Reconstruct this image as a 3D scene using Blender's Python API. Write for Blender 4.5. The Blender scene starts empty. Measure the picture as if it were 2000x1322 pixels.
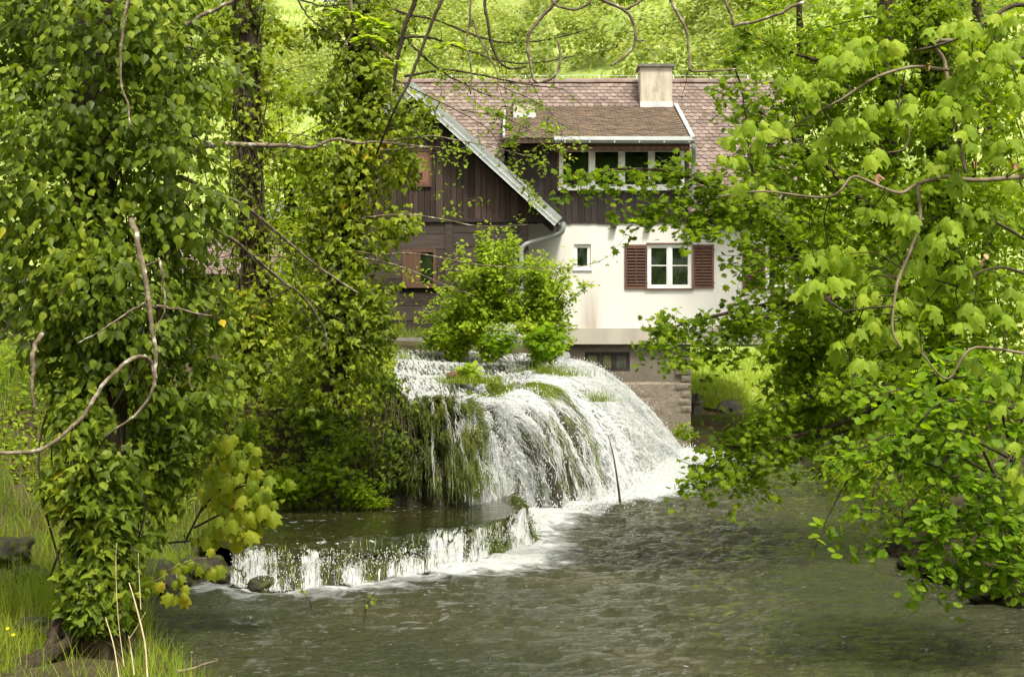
import bpy, math, random
import numpy as np
from mathutils import Vector, Matrix

rng = np.random.default_rng(11)
random.seed(11)
sc = bpy.context.scene
COL = sc.collection

# ------------------------------------------------------------------ camera
F, HZ, CH = 2778.0, 700.0, 2.2      # focal length in photo pixels, horizon row, eye height over the river


def P(px, py, D):
    """point D metres in front of the viewer, seen at photo pixel (px, py)"""
    return np.array([(px - 1000.0) / F * D, D, CH - (py - HZ) / F * D])


def G(px, py, z=0.0):
    """point on the level z seen at photo pixel (px, py)"""
    return P(px, py, F * (CH - z) / (py - HZ))


cd = bpy.data.cameras.new('camera')
cd.lens = 50.0
cd.sensor_width = 36.0
cd.shift_y = (HZ - 661.0) / 2000.0
cd.clip_start = 0.05
cd.clip_end = 2000
cam = bpy.data.objects.new('camera', cd)
COL.objects.link(cam)
cam.location = (0, 0, CH)
cam.rotation_euler = (math.pi / 2, 0, 0)
sc.camera = cam

# ------------------------------------------------------------------ sky, sun, exposure
SUN_EL, SUN_AZ = math.radians(60), math.radians(158)   # azimuth clockwise from +Y: behind the viewer, a little to the right
w = bpy.data.worlds.new('World')
sc.world = w
w.use_nodes = True
nt = w.node_tree
bg = nt.nodes['Background']
sky = nt.nodes.new('ShaderNodeTexSky')
sky.sky_type = 'NISHITA'
sky.sun_disc = False
sky.sun_elevation = SUN_EL
sky.sun_rotation = SUN_AZ
sky.air_density = 1.0
sky.dust_density = 4.0
sky.ozone_density = 1.0
hs = nt.nodes.new('ShaderNodeHueSaturation')      # thin bright overcast: the blue washed out
hs.inputs['Saturation'].default_value = 0.14
nt.links.new(sky.outputs[0], hs.inputs['Color'])
wm = nt.nodes.new('ShaderNodeMix')
wm.data_type = 'RGBA'
wm.blend_type = 'MULTIPLY'
wm.inputs[0].default_value = 1.0
wm.inputs[7].default_value = (1.0, 0.97, 0.88, 1)      # thin warm-white cloud
nt.links.new(hs.outputs[0], wm.inputs[6])
nt.links.new(wm.outputs[2], bg.inputs[0])
bg.inputs[1].default_value = 0.118

sd = bpy.data.lights.new('sun', 'SUN')
sd.energy = 2.3
sd.angle = math.radians(10)
sd.color = (1.0, 0.93, 0.80)
sun = bpy.data.objects.new('sun', sd)
COL.objects.link(sun)
to_sun = Vector((math.sin(SUN_AZ) * math.cos(SUN_EL), math.cos(SUN_AZ) * math.cos(SUN_EL), math.sin(SUN_EL)))
sun.rotation_euler = to_sun.to_track_quat('Z', 'Y').to_euler()

vs = sc.view_settings
vs.view_transform = 'Standard'
vs.look = 'None'
vs.gamma = 1.0
vs.exposure = 1.1
sc.cycles.max_bounces = 5
sc.cycles.diffuse_bounces = 3
sc.cycles.glossy_bounces = 2
sc.cycles.transmission_bounces = 3
sc.cycles.transparent_max_bounces = 6
sc.cycles.use_denoising = True
sc.cycles.adaptive_threshold = 0.02

# ------------------------------------------------------------------ numpy helpers


def hash3(i, j, k):
    h = (i.astype(np.int64) * 374761393 + j.astype(np.int64) * 668265263 + k.astype(np.int64) * 2147483647) & 0x7fffffff
    h = ((h ^ (h >> 13)) * 1274126177) & 0x7fffffff
    return ((h ^ (h >> 16)) & 0xffff) / 65535.0


def vn(p):
    p = np.asarray(p, float)
    i = np.floor(p).astype(np.int64)
    f = p - i
    f = f * f * (3 - 2 * f)
    x, y, z = i[..., 0], i[..., 1], i[..., 2]
    fx, fy, fz = f[..., 0], f[..., 1], f[..., 2]
    r = 0
    for a in (0, 1):
        for b in (0, 1):
            for c in (0, 1):
                r = r + hash3(x + a, y + b, z + c) * (fx if a else 1 - fx) * (fy if b else 1 - fy) * (fz if c else 1 - fz)
    return r


def fbm(x, y, z=0.0, o=4):
    x = np.asarray(x, float)
    p = np.stack([x, np.broadcast_to(np.asarray(y, float), x.shape), np.broadcast_to(np.asarray(z, float), x.shape)], -1)
    r, a, t = 0, 1.0, 0
    for _ in range(o):
        r = r + a * vn(p)
        t += a
        a *= .5
        p = p * 2.03 + 17.1
    return r / t


def sstep(a, b, x):
    t = np.clip((np.asarray(x, float) - a) / (b - a), 0, 1)
    return t * t * (3 - 2 * t)


def unit(v):
    v = np.asarray(v, float)
    return v / np.maximum(np.linalg.norm(v, axis=-1, keepdims=True), 1e-9)


def spline(pts, n):
    """Catmull-Rom through pts, n points evenly spaced in parameter"""
    p = np.asarray(pts, float)
    m = len(p)
    if m == 2:
        t = np.linspace(0, 1, n)[:, None]
        return p[0] * (1 - t) + p[1] * t
    q = np.vstack([2 * p[0] - p[1], p, 2 * p[-1] - p[-2]])
    u = np.linspace(0, m - 1 - 1e-9, n)
    i = u.astype(int)
    t = (u - i)[:, None]
    a, b, c, d = q[i], q[i + 1], q[i + 2], q[i + 3]
    return .5 * (2 * b + (c - a) * t + (2 * a - 5 * b + 4 * c - d) * t ** 2 + (3 * b - a - 3 * c + d) * t ** 3)


class MB:
    """collects geometry, makes ONE mesh"""

    def __init__(s):
        s.v, s.f, s.n, s.attr = [], [], 0, []

    def add(s, v, f, attr=None):
        v = np.asarray(v, float).reshape(-1, 3)
        f = np.asarray(f, np.int64)
        s.v.append(v)
        s.f.append(f + s.n)
        s.n += len(v)
        if attr is not None:
            s.attr.append(np.asarray(attr, float))
        return s

    def box(s, x0, x1, y0, y1, z0, z1):
        v = [(x, y, z) for z in (z0, z1) for y in (y0, y1) for x in (x0, x1)]
        return s.add(v, [(0, 2, 3, 1), (4, 5, 7, 6), (0, 1, 5, 4), (2, 6, 7, 3), (0, 4, 6, 2), (1, 3, 7, 5)])

    def beam(s, p, q, w_, h_, up=(0, 0, 1)):
        p, q, up = np.array(p, float), np.array(q, float), np.array(up, float)
        d = unit(q - p)
        b = unit(np.cross(d, up))
        n = np.cross(b, d)
        v = []
        for o in (p, q):
            for (i, j) in ((-1, -1), (1, -1), (1, 1), (-1, 1)):
                v.append(o + b * w_ / 2 * i + n * h_ / 2 * j)
        return s.add(v, [(0, 1, 2, 3), (7, 6, 5, 4), (0, 4, 5, 1), (1, 5, 6, 2), (2, 6, 7, 3), (3, 7, 4, 0)])

    def tube(s, pts, r, sides=6, jitter=0.0, cap=True):
        p = np.asarray(pts, float)
        n = len(p)
        r = np.broadcast_to(np.asarray(r, float), (n,))
        t = unit(np.gradient(p, axis=0))
        ref = np.array([0, 0, 1.0]) if abs(t[0, 2]) < .9 else np.array([1.0, 0, 0])
        b = np.zeros_like(p)
        b[0] = unit(np.cross(t[0], ref))
        for i in range(1, n):
            q = b[i - 1] - t[i] * np.dot(b[i - 1], t[i])
            b[i] = unit(q)
        c = np.cross(t, b)
        a = np.linspace(0, 2 * np.pi, sides, endpoint=False)
        rr = r[:, None] * np.ones((1, sides))
        if jitter:
            rr = rr * (1 + jitter * (rng.random((n, sides)) - .5) * 2)
        v = p[:, None] + rr[..., None] * (np.cos(a)[None, :, None] * b[:, None] + np.sin(a)[None, :, None] * c[:, None])
        v = v.reshape(-1, 3)
        i, j = np.meshgrid(np.arange(n - 1), np.arange(sides), indexing='ij')
        k = (j + 1) % sides
        f = np.stack([i * sides + j, i * sides + k, (i + 1) * sides + k, (i + 1) * sides + j], -1).reshape(-1, 4)
        s.add(v, f)
        if cap:
            o = s.n - len(v)
            for base in (0, (n - 1) * sides):
                cidx = s.n
                s.v.append(v[base:base + sides].mean(0)[None])
                s.n += 1
                jj = np.arange(sides)
                s.f.append(np.stack([o + base + jj, o + base + (jj + 1) % sides, np.full(sides, cidx)], -1))
        return s

    def grid(s, V, attr=None, flip=False):
        V = np.asarray(V, float)
        a, b = V.shape[:2]
        i, j = np.meshgrid(np.arange(a - 1), np.arange(b - 1), indexing='ij')
        f = np.stack([i * b + j, (i + 1) * b + j, (i + 1) * b + j + 1, i * b + j + 1], -1).reshape(-1, 4)
        if flip:
            f = f[:, ::-1]
        return s.add(V.reshape(-1, 3), f, None if attr is None else np.asarray(attr).reshape(-1))

    def prism(s, poly, y0, y1):
        """polygon in x,z extruded along y"""
        n = len(poly)
        v = [(x, y0, z) for x, z in poly] + [(x, y1, z) for x, z in poly]
        s.add(v, np.zeros((0, 4), int))
        o = s.n - 2 * n
        j = np.arange(n)
        s.f.append(np.stack([o + j, o + (j + 1) % n, o + n + (j + 1) % n, o + n + j], -1))
        for k in range(1, n - 1):
            s.f.append(np.array([[o, o + k + 1, o + k], [o + n, o + n + k, o + n + k + 1]]))
        return s

    def mesh(s, name, mat=None, smooth=False):
        me = bpy.data.meshes.new(name)
        V = np.concatenate(s.v) if s.v else np.zeros((0, 3))
        fs = [f for f in s.f if len(f)]
        loops = np.concatenate([f.reshape(-1) for f in fs]) if fs else np.zeros(0, int)
        sizes = np.concatenate([np.full(len(f), f.shape[1]) for f in fs]) if fs else np.zeros(0, int)
        starts = np.concatenate([[0], np.cumsum(sizes)[:-1]]) if len(sizes) else sizes
        me.vertices.add(len(V))
        me.vertices.foreach_set('co', V.astype(np.float32).ravel())
        me.loops.add(len(loops))
        me.loops.foreach_set('vertex_index', loops.astype(np.int32))
        me.polygons.add(len(sizes))
        me.polygons.foreach_set('loop_start', starts.astype(np.int32))
        me.polygons.foreach_set('loop_total', sizes.astype(np.int32))
        me.polygons.foreach_set('use_smooth', np.full(len(sizes), smooth))
        if s.attr:
            at = me.attributes.new('foam', 'FLOAT', 'POINT')
            at.data.foreach_set('value', np.concatenate(s.attr).astype(np.float32))
        me.update(calc_edges=True)
        if mat:
            me.materials.append(mat)
        return me

    def build(s, name, mat, parent=None, smooth=False, kind=None):
        return link(name, s.mesh(name, mat, smooth), parent, kind)


def link(name, me, parent=None, kind=None):
    o = bpy.data.objects.new(name, me)
    COL.objects.link(o)
    if parent is not None:
        o.parent = parent
        if parent.type == 'EMPTY':
            o.matrix_parent_inverse = Matrix.Translation(-parent.location)
    if kind:
        o['kind'] = kind
    return o


def thing(name, label, cat, loc=(0, 0, 0), group=None):
    o = bpy.data.objects.new(name, None)
    COL.objects.link(o)
    o.location = [float(c) for c in loc]
    o.empty_display_size = .2
    return tag(o, label, cat, group)


def tag(o, label, cat, group=None, kind=None):
    o['label'] = label
    o['category'] = cat
    if group:
        o['group'] = group
    if kind:
        o['kind'] = kind
    return o


# ------------------------------------------------------------------ materials
def new_mat(name):
    m = bpy.data.materials.new(name)
    m.use_nodes = True
    return m, m.node_tree, m.node_tree.nodes['Principled BSDF']


def node(t, typ, **kw):
    n = t.nodes.new(typ)
    for k, v in kw.items():
        setattr(n, k, v)
    return n


def ramp(t, stops, fac):
    r = node(t, 'ShaderNodeValToRGB')
    e = r.color_ramp.elements
    while len(e) < len(stops):
        e.new(.5)
    for i, (p, c) in enumerate(stops):
        e[i].position = p
        e[i].color = (*c, 1)
    t.links.new(fac, r.inputs[0])
    return r.outputs[0]


def math_(t, op, a, b=None, c=None):
    n = node(t, 'ShaderNodeMath', operation=op)
    for i, x in enumerate((a, b, c)):
        if x is None:
            continue
        if isinstance(x, (int, float)):
            n.inputs[i].default_value = x
        else:
            t.links.new(x, n.inputs[i])
    return n.outputs[0]


def mixc(t, fac, a, b, mode='MIX'):
    n = node(t, 'ShaderNodeMix', data_type='RGBA', blend_type=mode)
    for i, x in ((0, fac), (6, a), (7, b)):
        if isinstance(x, (int, float)):
            n.inputs[i].default_value = x
        elif isinstance(x, tuple):
            n.inputs[i].default_value = (*x, 1)
        else:
            t.links.new(x, n.inputs[i])
    return n.outputs[2]


def coords(t, scale=(1, 1, 1)):
    g = node(t, 'ShaderNodeNewGeometry')
    m = node(t, 'ShaderNodeMapping')
    m.inputs['Scale'].default_value = scale
    t.links.new(g.outputs['Position'], m.inputs[0])
    return m.outputs[0]


def noise(t, vec, scale, detail=4, rough=.55, dist=0):
    n = node(t, 'ShaderNodeTexNoise')
    n.inputs['Scale'].default_value = scale
    n.inputs['Detail'].default_value = detail
    n.inputs['Roughness'].default_value = rough
    n.inputs['Distortion'].default_value = dist
    t.links.new(vec, n.inputs['Vector'])
    return n.outputs['Fac']


def bump(t, bsdf, h, strength=.4, dist=.02):
    b = node(t, 'ShaderNodeBump')
    b.inputs['Strength'].default_value = strength
    b.inputs['Distance'].default_value = dist
    t.links.new(h, b.inputs['Height'])
    t.links.new(b.outputs[0], bsdf.inputs['Normal'])


def rnd(t):
    """one random number per loose piece and per object"""
    g = node(t, 'ShaderNodeNewGeometry')
    o = node(t, 'ShaderNodeObjectInfo')
    return math_(t, 'FRACT', math_(t, 'ADD', g.outputs['Random Per Island'], math_(t, 'MULTIPLY', o.outputs['Random'], 7.31)))


def leaf_mat(name, stops, transl=.35, rough=.5, spec=.25, tcol=1.5):
    m, t, b = new_mat(name)
    r = rnd(t)
    big = noise(t, coords(t), 1.1, 2)
    f = math_(t, 'ADD', math_(t, 'MULTIPLY', r, .75), math_(t, 'MULTIPLY', math_(t, 'SUBTRACT', big, .38), .9))
    c = ramp(t, stops, f)
    t.links.new(c, b.inputs['Base Color'])
    b.inputs['Roughness'].default_value = rough
    b.inputs['Specular IOR Level'].default_value = spec
    tr = node(t, 'ShaderNodeBsdfTranslucent')
    tc = mixc(t, 1.0, c, (1.25 * tcol, 1.25 * tcol, .55 * tcol), 'MULTIPLY')
    t.links.new(tc, tr.inputs[0])
    mx = node(t, 'ShaderNodeMixShader')
    mx.inputs[0].default_value = transl
    t.links.new(b.outputs[0], mx.inputs[1])
    t.links.new(tr.outputs[0], mx.inputs[2])
    t.links.new(mx.outputs[0], t.nodes['Material Output'].inputs[0])
    return m


def simple(name, stops, scale=4, aniso=(1, 1, 1), rough=.8, spec=.3, metal=0, bstr=.4, bdist=.01, detail=5, per=.0):
    m, t, b = new_mat(name)
    n = noise(t, coords(t, aniso), scale, detail)
    f = n
    if per:
        f = math_(t, 'ADD', math_(t, 'MULTIPLY', n, 1 - per), math_(t, 'MULTIPLY', rnd(t), per))
    t.links.new(ramp(t, stops, f), b.inputs['Base Color'])
    b.inputs['Roughness'].default_value = rough
    b.inputs['Specular IOR Level'].default_value = spec
    b.inputs['Metallic'].default_value = metal
    if bstr:
        bump(t, b, n, bstr, bdist)
    return m


IVY = leaf_mat('ivy', [(0, (0.046, 0.071, 0.007)), (.3, (0.086, 0.131, 0.011)), (.6, (0.143, 0.206, 0.015)), (.86, (0.241, 0.302, 0.025)), (.985, (0.309, 0.354, 0.032)), (1, (0.550, 0.411, 0.026))], .38, .44, .18)
IVY_FAR = leaf_mat('ivy_far', [(0, (0.053, 0.080, 0.006)), (.35, (0.120, 0.170, 0.009)), (.7, (0.231, 0.290, 0.016)), (.97, (0.337, 0.380, 0.022)), (1, (0.482, 0.360, 0.022))], .40, .45, .2)
MAPLE = leaf_mat('maple_leaf', [(0, (0.071, 0.117, 0.007)), (.45, (0.136, 0.219, 0.008)), (1, (0.270, 0.359, 0.015))], .55, .5, .14)
SYCA = leaf_mat('sycamore_leaf', [(0, (0.151, 0.235, 0.016)), (.5, (0.221, 0.326, 0.022)), (1, (0.322, 0.408, 0.032))], .4, .55, .2)
SYCY = leaf_mat('young_sycamore_leaf', [(0, (0.160, 0.224, 0.020)), (.6, (0.272, 0.312, 0.028)), (.93, (0.400, 0.336, 0.032)), (1, (0.400, 0.208, 0.040))], .48, .55, .2)
OVAL = leaf_mat('oval_leaf', [(0, (0.069, 0.136, 0.007)), (.5, (0.145, 0.251, 0.009)), (1, (0.279, 0.399, 0.015))], .52, .48, .16)
BACK = leaf_mat('backdrop_leaf', [(0, (0.071, 0.127, 0.009)), (.5, (0.172, 0.260, 0.013)), (1, (0.344, 0.422, 0.022))], .55, .55, .2)
BUSH = leaf_mat('bush_leaf', [(0, (0.091, 0.158, 0.009)), (.5, (0.192, 0.278, 0.014)), (1, (0.324, 0.389, 0.026))], .45, .5, .2)
SPRING = leaf_mat('spring_leaf', [(0, (0.142, 0.216, 0.011)), (.5, (0.265, 0.360, 0.019)), (1, (0.407, 0.484, 0.036))], .45, .5, .2)
HILL = leaf_mat('hazed_hill_leaf', [(0, (.19, .25, .075)), (.4, (.29, .36, .11)), (.8, (.41, .46, .16)), (1, (.52, .52, .26))], .4, .7, .1, 1.2)  # pale shrub greens, lightened further to paint in distance haze
ASH = leaf_mat('ash_leaf', [(0, (.26, .38, .035)), (1, (.38, .45, .05))], .5, .5, .2)
GRASS = leaf_mat('grass', [(0, (0.110, 0.180, 0.011)), (.5, (0.198, 0.280, 0.018)), (1, (0.341, 0.350, 0.045))], .35, .5, .2)
MEADOW = leaf_mat('meadow_grass', [(0, (.21, .31, .03)), (.5, (.32, .41, .05)), (1, (.50, .50, .14))], .35, .6, .15)
MOSS = leaf_mat('moss', [(0, (.035, .052, .005)), (.5, (.085, .115, .010)), (1, (.19, .22, .022))], .2, .4, .4)
TURF = leaf_mat('fall_grass', [(0, (.09, .14, .012)), (.5, (.16, .22, .02)), (1, (.26, .30, .035))], .3, .4, .3)
PETAL = simple('petal', [(0, (.78, .80, .70)), (1, (.85, .86, .78))], bstr=0)
YELLOW = simple('buttercup', [(0, (.75, .50, .01)), (1, (.8, .58, .02))], bstr=0)
BARK = simple('bark', [(.3, (.022, .016, .010)), (.6, (.06, .045, .028)), (.8, (.10, .085, .055))], 9, (3, 3, .7), .9, .2, 0, .9, .03)
LICHEN = simple('lichen_bark', [(.25, (.06, .045, .028)), (.5, (.17, .135, .09)), (.60, (.28, .24, .175)), (.67, (.58, .58, .51))], 14, (1, 1, 1), .9, .2, 0, .7, .01)
TWIG = simple('twig', [(.3, (.022, .017, .010)), (.7, (.085, .065, .038))], 14, rough=.85, bstr=.3)
PALE = simple('pale_twig', [(.3, (.13, .10, .06)), (.7, (.28, .23, .16))], 14, rough=.85, bstr=.3)
STALK = simple('dry_stalk', [(.3, (.36, .27, .15)), (.7, (.55, .45, .28))], 20, rough=.7, bstr=0)
EARTH = simple('earth', [(.3, (.045, .034, .018)), (.55, (.09, .065, .035)), (.75, (.07, .095, .02))], 3.0, rough=.95, bstr=.8, bdist=.05)
SOD = simple('sod', [(.3, (.05, .095, .012)), (.6, (.10, .16, .02)), (.8, (.15, .14, .05))], 1.7, rough=.95, bstr=.8, bdist=.05)
STONE = simple('mossy_stone', [(.3, (.012, .010, .007)), (.45, (.030, .025, .016)), (.55, (.035, .045, .008)), (.8, (.075, .10, .012))], 11, rough=.7, bstr=.9, bdist=.03)
DARKSTONE = simple('shade_dark_stone', [(.3, (.006, .005, .004)), (.5, (.016, .015, .008)), (.65, (.022, .028, .006)), (.85, (.040, .055, .008))], 12, rough=.95, spec=.08, bstr=.9, bdist=.03)  # mossy stone darkened in its colour to stand for shade on the right shore
METAL = simple('zinc', [(.3, (.25, .28, .26)), (.7, (.36, .39, .37))], 2.5, rough=.5, spec=.5, metal=.35, bstr=.05)
METALW = simple('pale_flashing', [(.3, (.48, .50, .50)), (.7, (.64, .66, .66))], 3, rough=.5, spec=.4, metal=.1, bstr=.05)
WOOD = simple('dark_boards', [(.25, (.020, .013, .010)), (.5, (.042, .028, .021)), (.8, (.085, .056, .042))], 5, (6, 6, .5), .75, .25, 0, .5, .006, 6, .35)
PLANK = simple('dark_planks', [(.25, (.022, .016, .014)), (.5, (.046, .034, .029)), (.8, (.085, .066, .056))], 5, (.5, 6, 7), .75, .25, 0, .5, .006, 6, .3)
TIMBER = simple('dark_cladding', [(.25, (.018, .014, .013)), (.6, (.040, .032, .029)), (.85, (.08, .065, .058))], 5, (6, 6, .5), .75, .25, 0, .4, .005, 6, .3)
ORANGE = simple('warm_wood', [(.3, (.070, .037, .022)), (.7, (.125, .068, .040))], 6, (5, 5, .6), .7, .3, 0, .3, .004)
RED = simple('red_shutter', [(.3, (.17, .075, .055)), (.7, (.25, .12, .085))], 6, (5, 5, .6), .7, .3, 0, .3, .004)
SHUT = simple('shutter_wood', [(.3, (.085, .038, .026)), (.7, (.17, .085, .060))], 7, (5, 5, 1), .6, .4, 0, .2, .003, 4, .3)
WHITE = simple('white_paint', [(.3, (.78, .78, .75)), (.7, (.83, .83, .80))], 3, rough=.45, bstr=.05)
TILE = simple('roof_tile', [(0, (.112, .082, .070)), (.35, (.172, .128, .110)), (.65, (.24, .185, .160)), (1, (.32, .258, .226))], 5, rough=.8, bstr=.3, per=.55)
RIDGE = simple('ridge_tile', [(0, (.15, .105, .09)), (.5, (.23, .168, .145)), (1, (.31, .24, .21))], 4, rough=.8, bstr=.3, per=.5)
DTILE = simple('mossy_tile', [(.22, (.095, .072, .054)), (.5, (.165, .125, .093)), (.62, (.21, .155, .11)), (.74, (.31, .20, .07)), (1, (.36, .24, .08))], 3.4, rough=.9, bstr=.4, per=.14, detail=8)
CONC = simple('concrete_band', [(.3, (.36, .33, .28)), (.7, (.47, .44, .38))], 2.2, (1, 1, .5), .9, .2, 0, .35, .01)
SLATE = simple('chimney_cap', [(.3, (.10, .095, .085)), (.7, (.22, .21, .19))], 7, rough=.9)
REDWALL = simple('earth_wall', [(.25, (.13, .085, .055)), (.5, (.25, .165, .115)), (.8, (.37, .26, .19))], 3.5, rough=.95, bstr=.9, bdist=.06)
GREY = simple('grey_stone', [(.25, (.10, .09, .075)), (.6, (.24, .22, .19)), (.9, (.36, .33, .28))], 6, rough=.9, bstr=.6, bdist=.02)


def plaster():
    m, t, b = new_mat('white_plaster')
    v = coords(t)
    n = noise(t, v, 1.4, 5)
    st = noise(t, coords(t, (7, 7, .55)), 1.6, 5)
    base = ramp(t, [(.3, (.68, .66, .61)), (.7, (.75, .735, .69))], n)
    # a brown run-off stain under the gutter outlet, and faint ones along the foot of the wall
    sep = node(t, 'ShaderNodeSeparateXYZ')
    t.links.new(v, sep.inputs[0])
    dx = math_(t, 'ABSOLUTE', math_(t, 'SUBTRACT', sep.outputs[0], 1.86))
    mx = math_(t, 'SUBTRACT', 1.0, math_(t, 'SMOOTH_MIN', math_(t, 'MULTIPLY', dx, 2.9), 1.0, .2))
    mz = math_(t, 'SUBTRACT', 1.0, math_(t, 'SMOOTH_MIN', math_(t, 'MULTIPLY', math_(t, 'SUBTRACT', sep.outputs[2], 2.9), .75), 1.0, .2))
    k = math_(t, 'MULTIPLY', math_(t, 'MULTIPLY', mx, mz), math_(t, 'MULTIPLY', st, 1.7))
    c = mixc(t, k, base, (.36, .285, .22))
    t.links.new(c, b.inputs['Base Color'])
    b.inputs['Roughness'].default_value = .9
    b.inputs['Specular IOR Level'].default_value = .15
    bump(t, b, noise(t, v, 45, 3), .25, .006)
    return m


PLASTER = plaster()


def pier_mat():
    m, t, b = new_mat('pier_render')
    v = coords(t)
    sep = node(t, 'ShaderNodeSeparateXYZ')
    t.links.new(v, sep.inputs[0])
    n = noise(t, v, 2.3, 6, .65)
    f = noise(t, coords(t, (1, 1, 1.8)), 12, 5, .6)
    upper = ramp(t, [(.3, (.13, .112, .088)), (.7, (.20, .175, .14))], n)
    lower = ramp(t, [(.3, (.16, .135, .104)), (.5, (.225, .192, .150)), (.7, (.29, .255, .205))], f)
    edge = math_(t, 'ADD', sep.outputs[2], math_(t, 'MULTIPLY', n, .35))
    k = math_(t, 'GREATER_THAN', edge, 1.80)
    t.links.new(mixc(t, k, lower, upper), b.inputs['Base Color'])
    b.inputs['Roughness'].default_value = .95
    b.inputs['Specular IOR Level'].default_value = .15
    bump(t, b, math_(t, 'ADD', f, n), .45, .03)
    return m


PIER = pier_mat()


def chimney_mat():
    m, t, b = new_mat('chimney_render')
    n = noise(t, coords(t), 3.0, 6, .65)
    s = noise(t, coords(t, (4, 4, .8)), 2.2, 5)
    c = mixc(t, math_(t, 'MULTIPLY', math_(t, 'GREATER_THAN', n, .6), .5), ramp(t, [(.3, (.40, .35, .27)), (.7, (.60, .55, .45))], s), (.30, .25, .18))
    t.links.new(c, b.inputs['Base Color'])
    b.inputs['Roughness'].default_value = .95
    bump(t, b, n, .5, .02)
    return m


CHIM = chimney_mat()


def pane_mat(name, c0, c1, rough=.02):
    m, t, b = new_mat(name)
    n = noise(t, coords(t, (1, 1, .6)), 4.5, 3)
    t.links.new(ramp(t, [(.35, c0), (.65, c1)], n), b.inputs['Base Color'])
    b.inputs['Roughness'].default_value = rough
    b.inputs['Specular IOR Level'].default_value = .6
    bump(t, b, noise(t, coords(t), 3, 2), .02, .02)
    return m


PANE = pane_mat('window_glass', (.006, .012, .006), (.022, .035, .014))
PANE2 = pane_mat('cellar_glass', (.10, .10, .05), (.20, .20, .11), .06)  # curtain tint and yellow-lit reflections both put into the pane colour
PANED = pane_mat('cellar_glass_dark', (.05, .055, .045), (.10, .11, .09), .06)


def water_mat(name, stops, brough=.06, foam=True, wave=6.0, bstr=.5):
    m, t, b = new_mat(name)
    v = coords(t)
    body = ramp(t, stops, noise(t, v, .55, 3))
    w1 = noise(t, coords(t, (.95, 1.8, 1)), wave, 4, .6, .4)
    w2 = noise(t, coords(t, (1, 2.2, 1)), wave * 3.6, 3, .6)
    h = math_(t, 'ADD', w1, math_(t, 'MULTIPLY', w2, .35))
    b.inputs['IOR'].default_value = 1.333
    b.inputs['Specular IOR Level'].default_value = .5
    if foam:
        a = node(t, 'ShaderNodeAttribute', attribute_name='foam')
        fn = noise(t, coords(t, (1.0, 1.5, 1)), 3.4, 8, .68, .6)
        k = math_(t, 'SMOOTHSTEP' if False else 'MULTIPLY', math_(t, 'SUBTRACT', math_(t, 'ADD', a.outputs['Fac'], fn), .98), 4.0)
        fleck = math_(t, 'MULTIPLY', math_(t, 'SUBTRACT', noise(t, coords(t, (1, 2.6, 1)), 9.0, 3, .6), math_(t, 'SUBTRACT', .735, math_(t, 'MULTIPLY', noise(t, v, .5, 2), .15))), 14.0)
        k = node_clamp(t, math_(t, 'MAXIMUM', k, fleck))
        c = mixc(t, k, body, mixc(t, noise(t, coords(t, (1, 1.6, 1)), 7.0, 6, .7), (.34, .37, .36), (.80, .82, .81)))
        t.links.new(c, b.inputs['Base Color'])
        t.links.new(math_(t, 'ADD', math_(t, 'MULTIPLY', k, .6), brough), b.inputs['Roughness'])
        h = math_(t, 'ADD', h, math_(t, 'MULTIPLY', math_(t, 'MULTIPLY', fn, k), 1.5))
    else:
        t.links.new(body, b.inputs['Base Color'])
        b.inputs['Roughness'].default_value = brough
    bump(t, b, h, bstr, .07)
    return m


def node_clamp(t, x):
    n = node(t, 'ShaderNodeClamp')
    t.links.new(x, n.inputs[0])
    return n.outputs[0]


WATER = water_mat('river_water', [(.3, (.021, .027, .008)), (.55, (.033, .037, .012)), (.8, (.054, .049, .018))], .025, True, 8.5, 1.0)
POOL = water_mat('pool_water', [(.3, (.012, .018, .005)), (.7, (.035, .032, .010))], .05, True, 2.5, .18)


def froth_mat():
    m, t, b = new_mat('white_water')
    r = rnd(t)
    t.links.new(ramp(t, [(0, (.58, .60, .60)), (.5, (.80, .82, .82)), (1, (.93, .94, .94))], r), b.inputs['Base Color'])
    b.inputs['Roughness'].default_value = .25
    b.inputs['Specular IOR Level'].default_value = .5
    tr = node(t, 'ShaderNodeBsdfTranslucent')
    tr.inputs[0].default_value = (.86, .88, .88, 1)
    mx = node(t, 'ShaderNodeMixShader')
    mx.inputs[0].default_value = .5
    t.links.new(b.outputs[0], mx.inputs[1])
    t.links.new(tr.outputs[0], mx.inputs[2])
    t.links.new(mx.outputs[0], t.nodes['Material Output'].inputs[0])
    return m


FROTH = froth_mat()


def sheet_mat():
    """thin water running over the rock: streaks of froth over wet brown-green stone"""
    m, t, b = new_mat('running_water')
    a = node(t, 'ShaderNodeAttribute', attribute_name='foam')
    v = coords(t)
    fn = noise(t, coords(t, (3.2, 1.6, 1.1)), 3.6, 8, .7, .5)
    k = node_clamp(t, math_(t, 'MULTIPLY', math_(t, 'SUBTRACT', math_(t, 'ADD', a.outputs['Fac'], fn), .98), 3.5))
    rock = ramp(t, [(.3, (.016, .018, .007)), (.5, (.040, .036, .018)), (.62, (.045, .060, .012)), (.8, (.085, .10, .02))], noise(t, v, 3.2, 6, .65))
    t.links.new(mixc(t, k, rock, (.80, .83, .82)), b.inputs['Base Color'])
    t.links.new(math_(t, 'ADD', math_(t, 'MULTIPLY', k, .15), .22), b.inputs['Roughness'])
    bump(t, b, math_(t, 'ADD', fn, noise(t, v, 9, 5)), .9, .05)
    return m


SHEET = sheet_mat()

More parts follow.
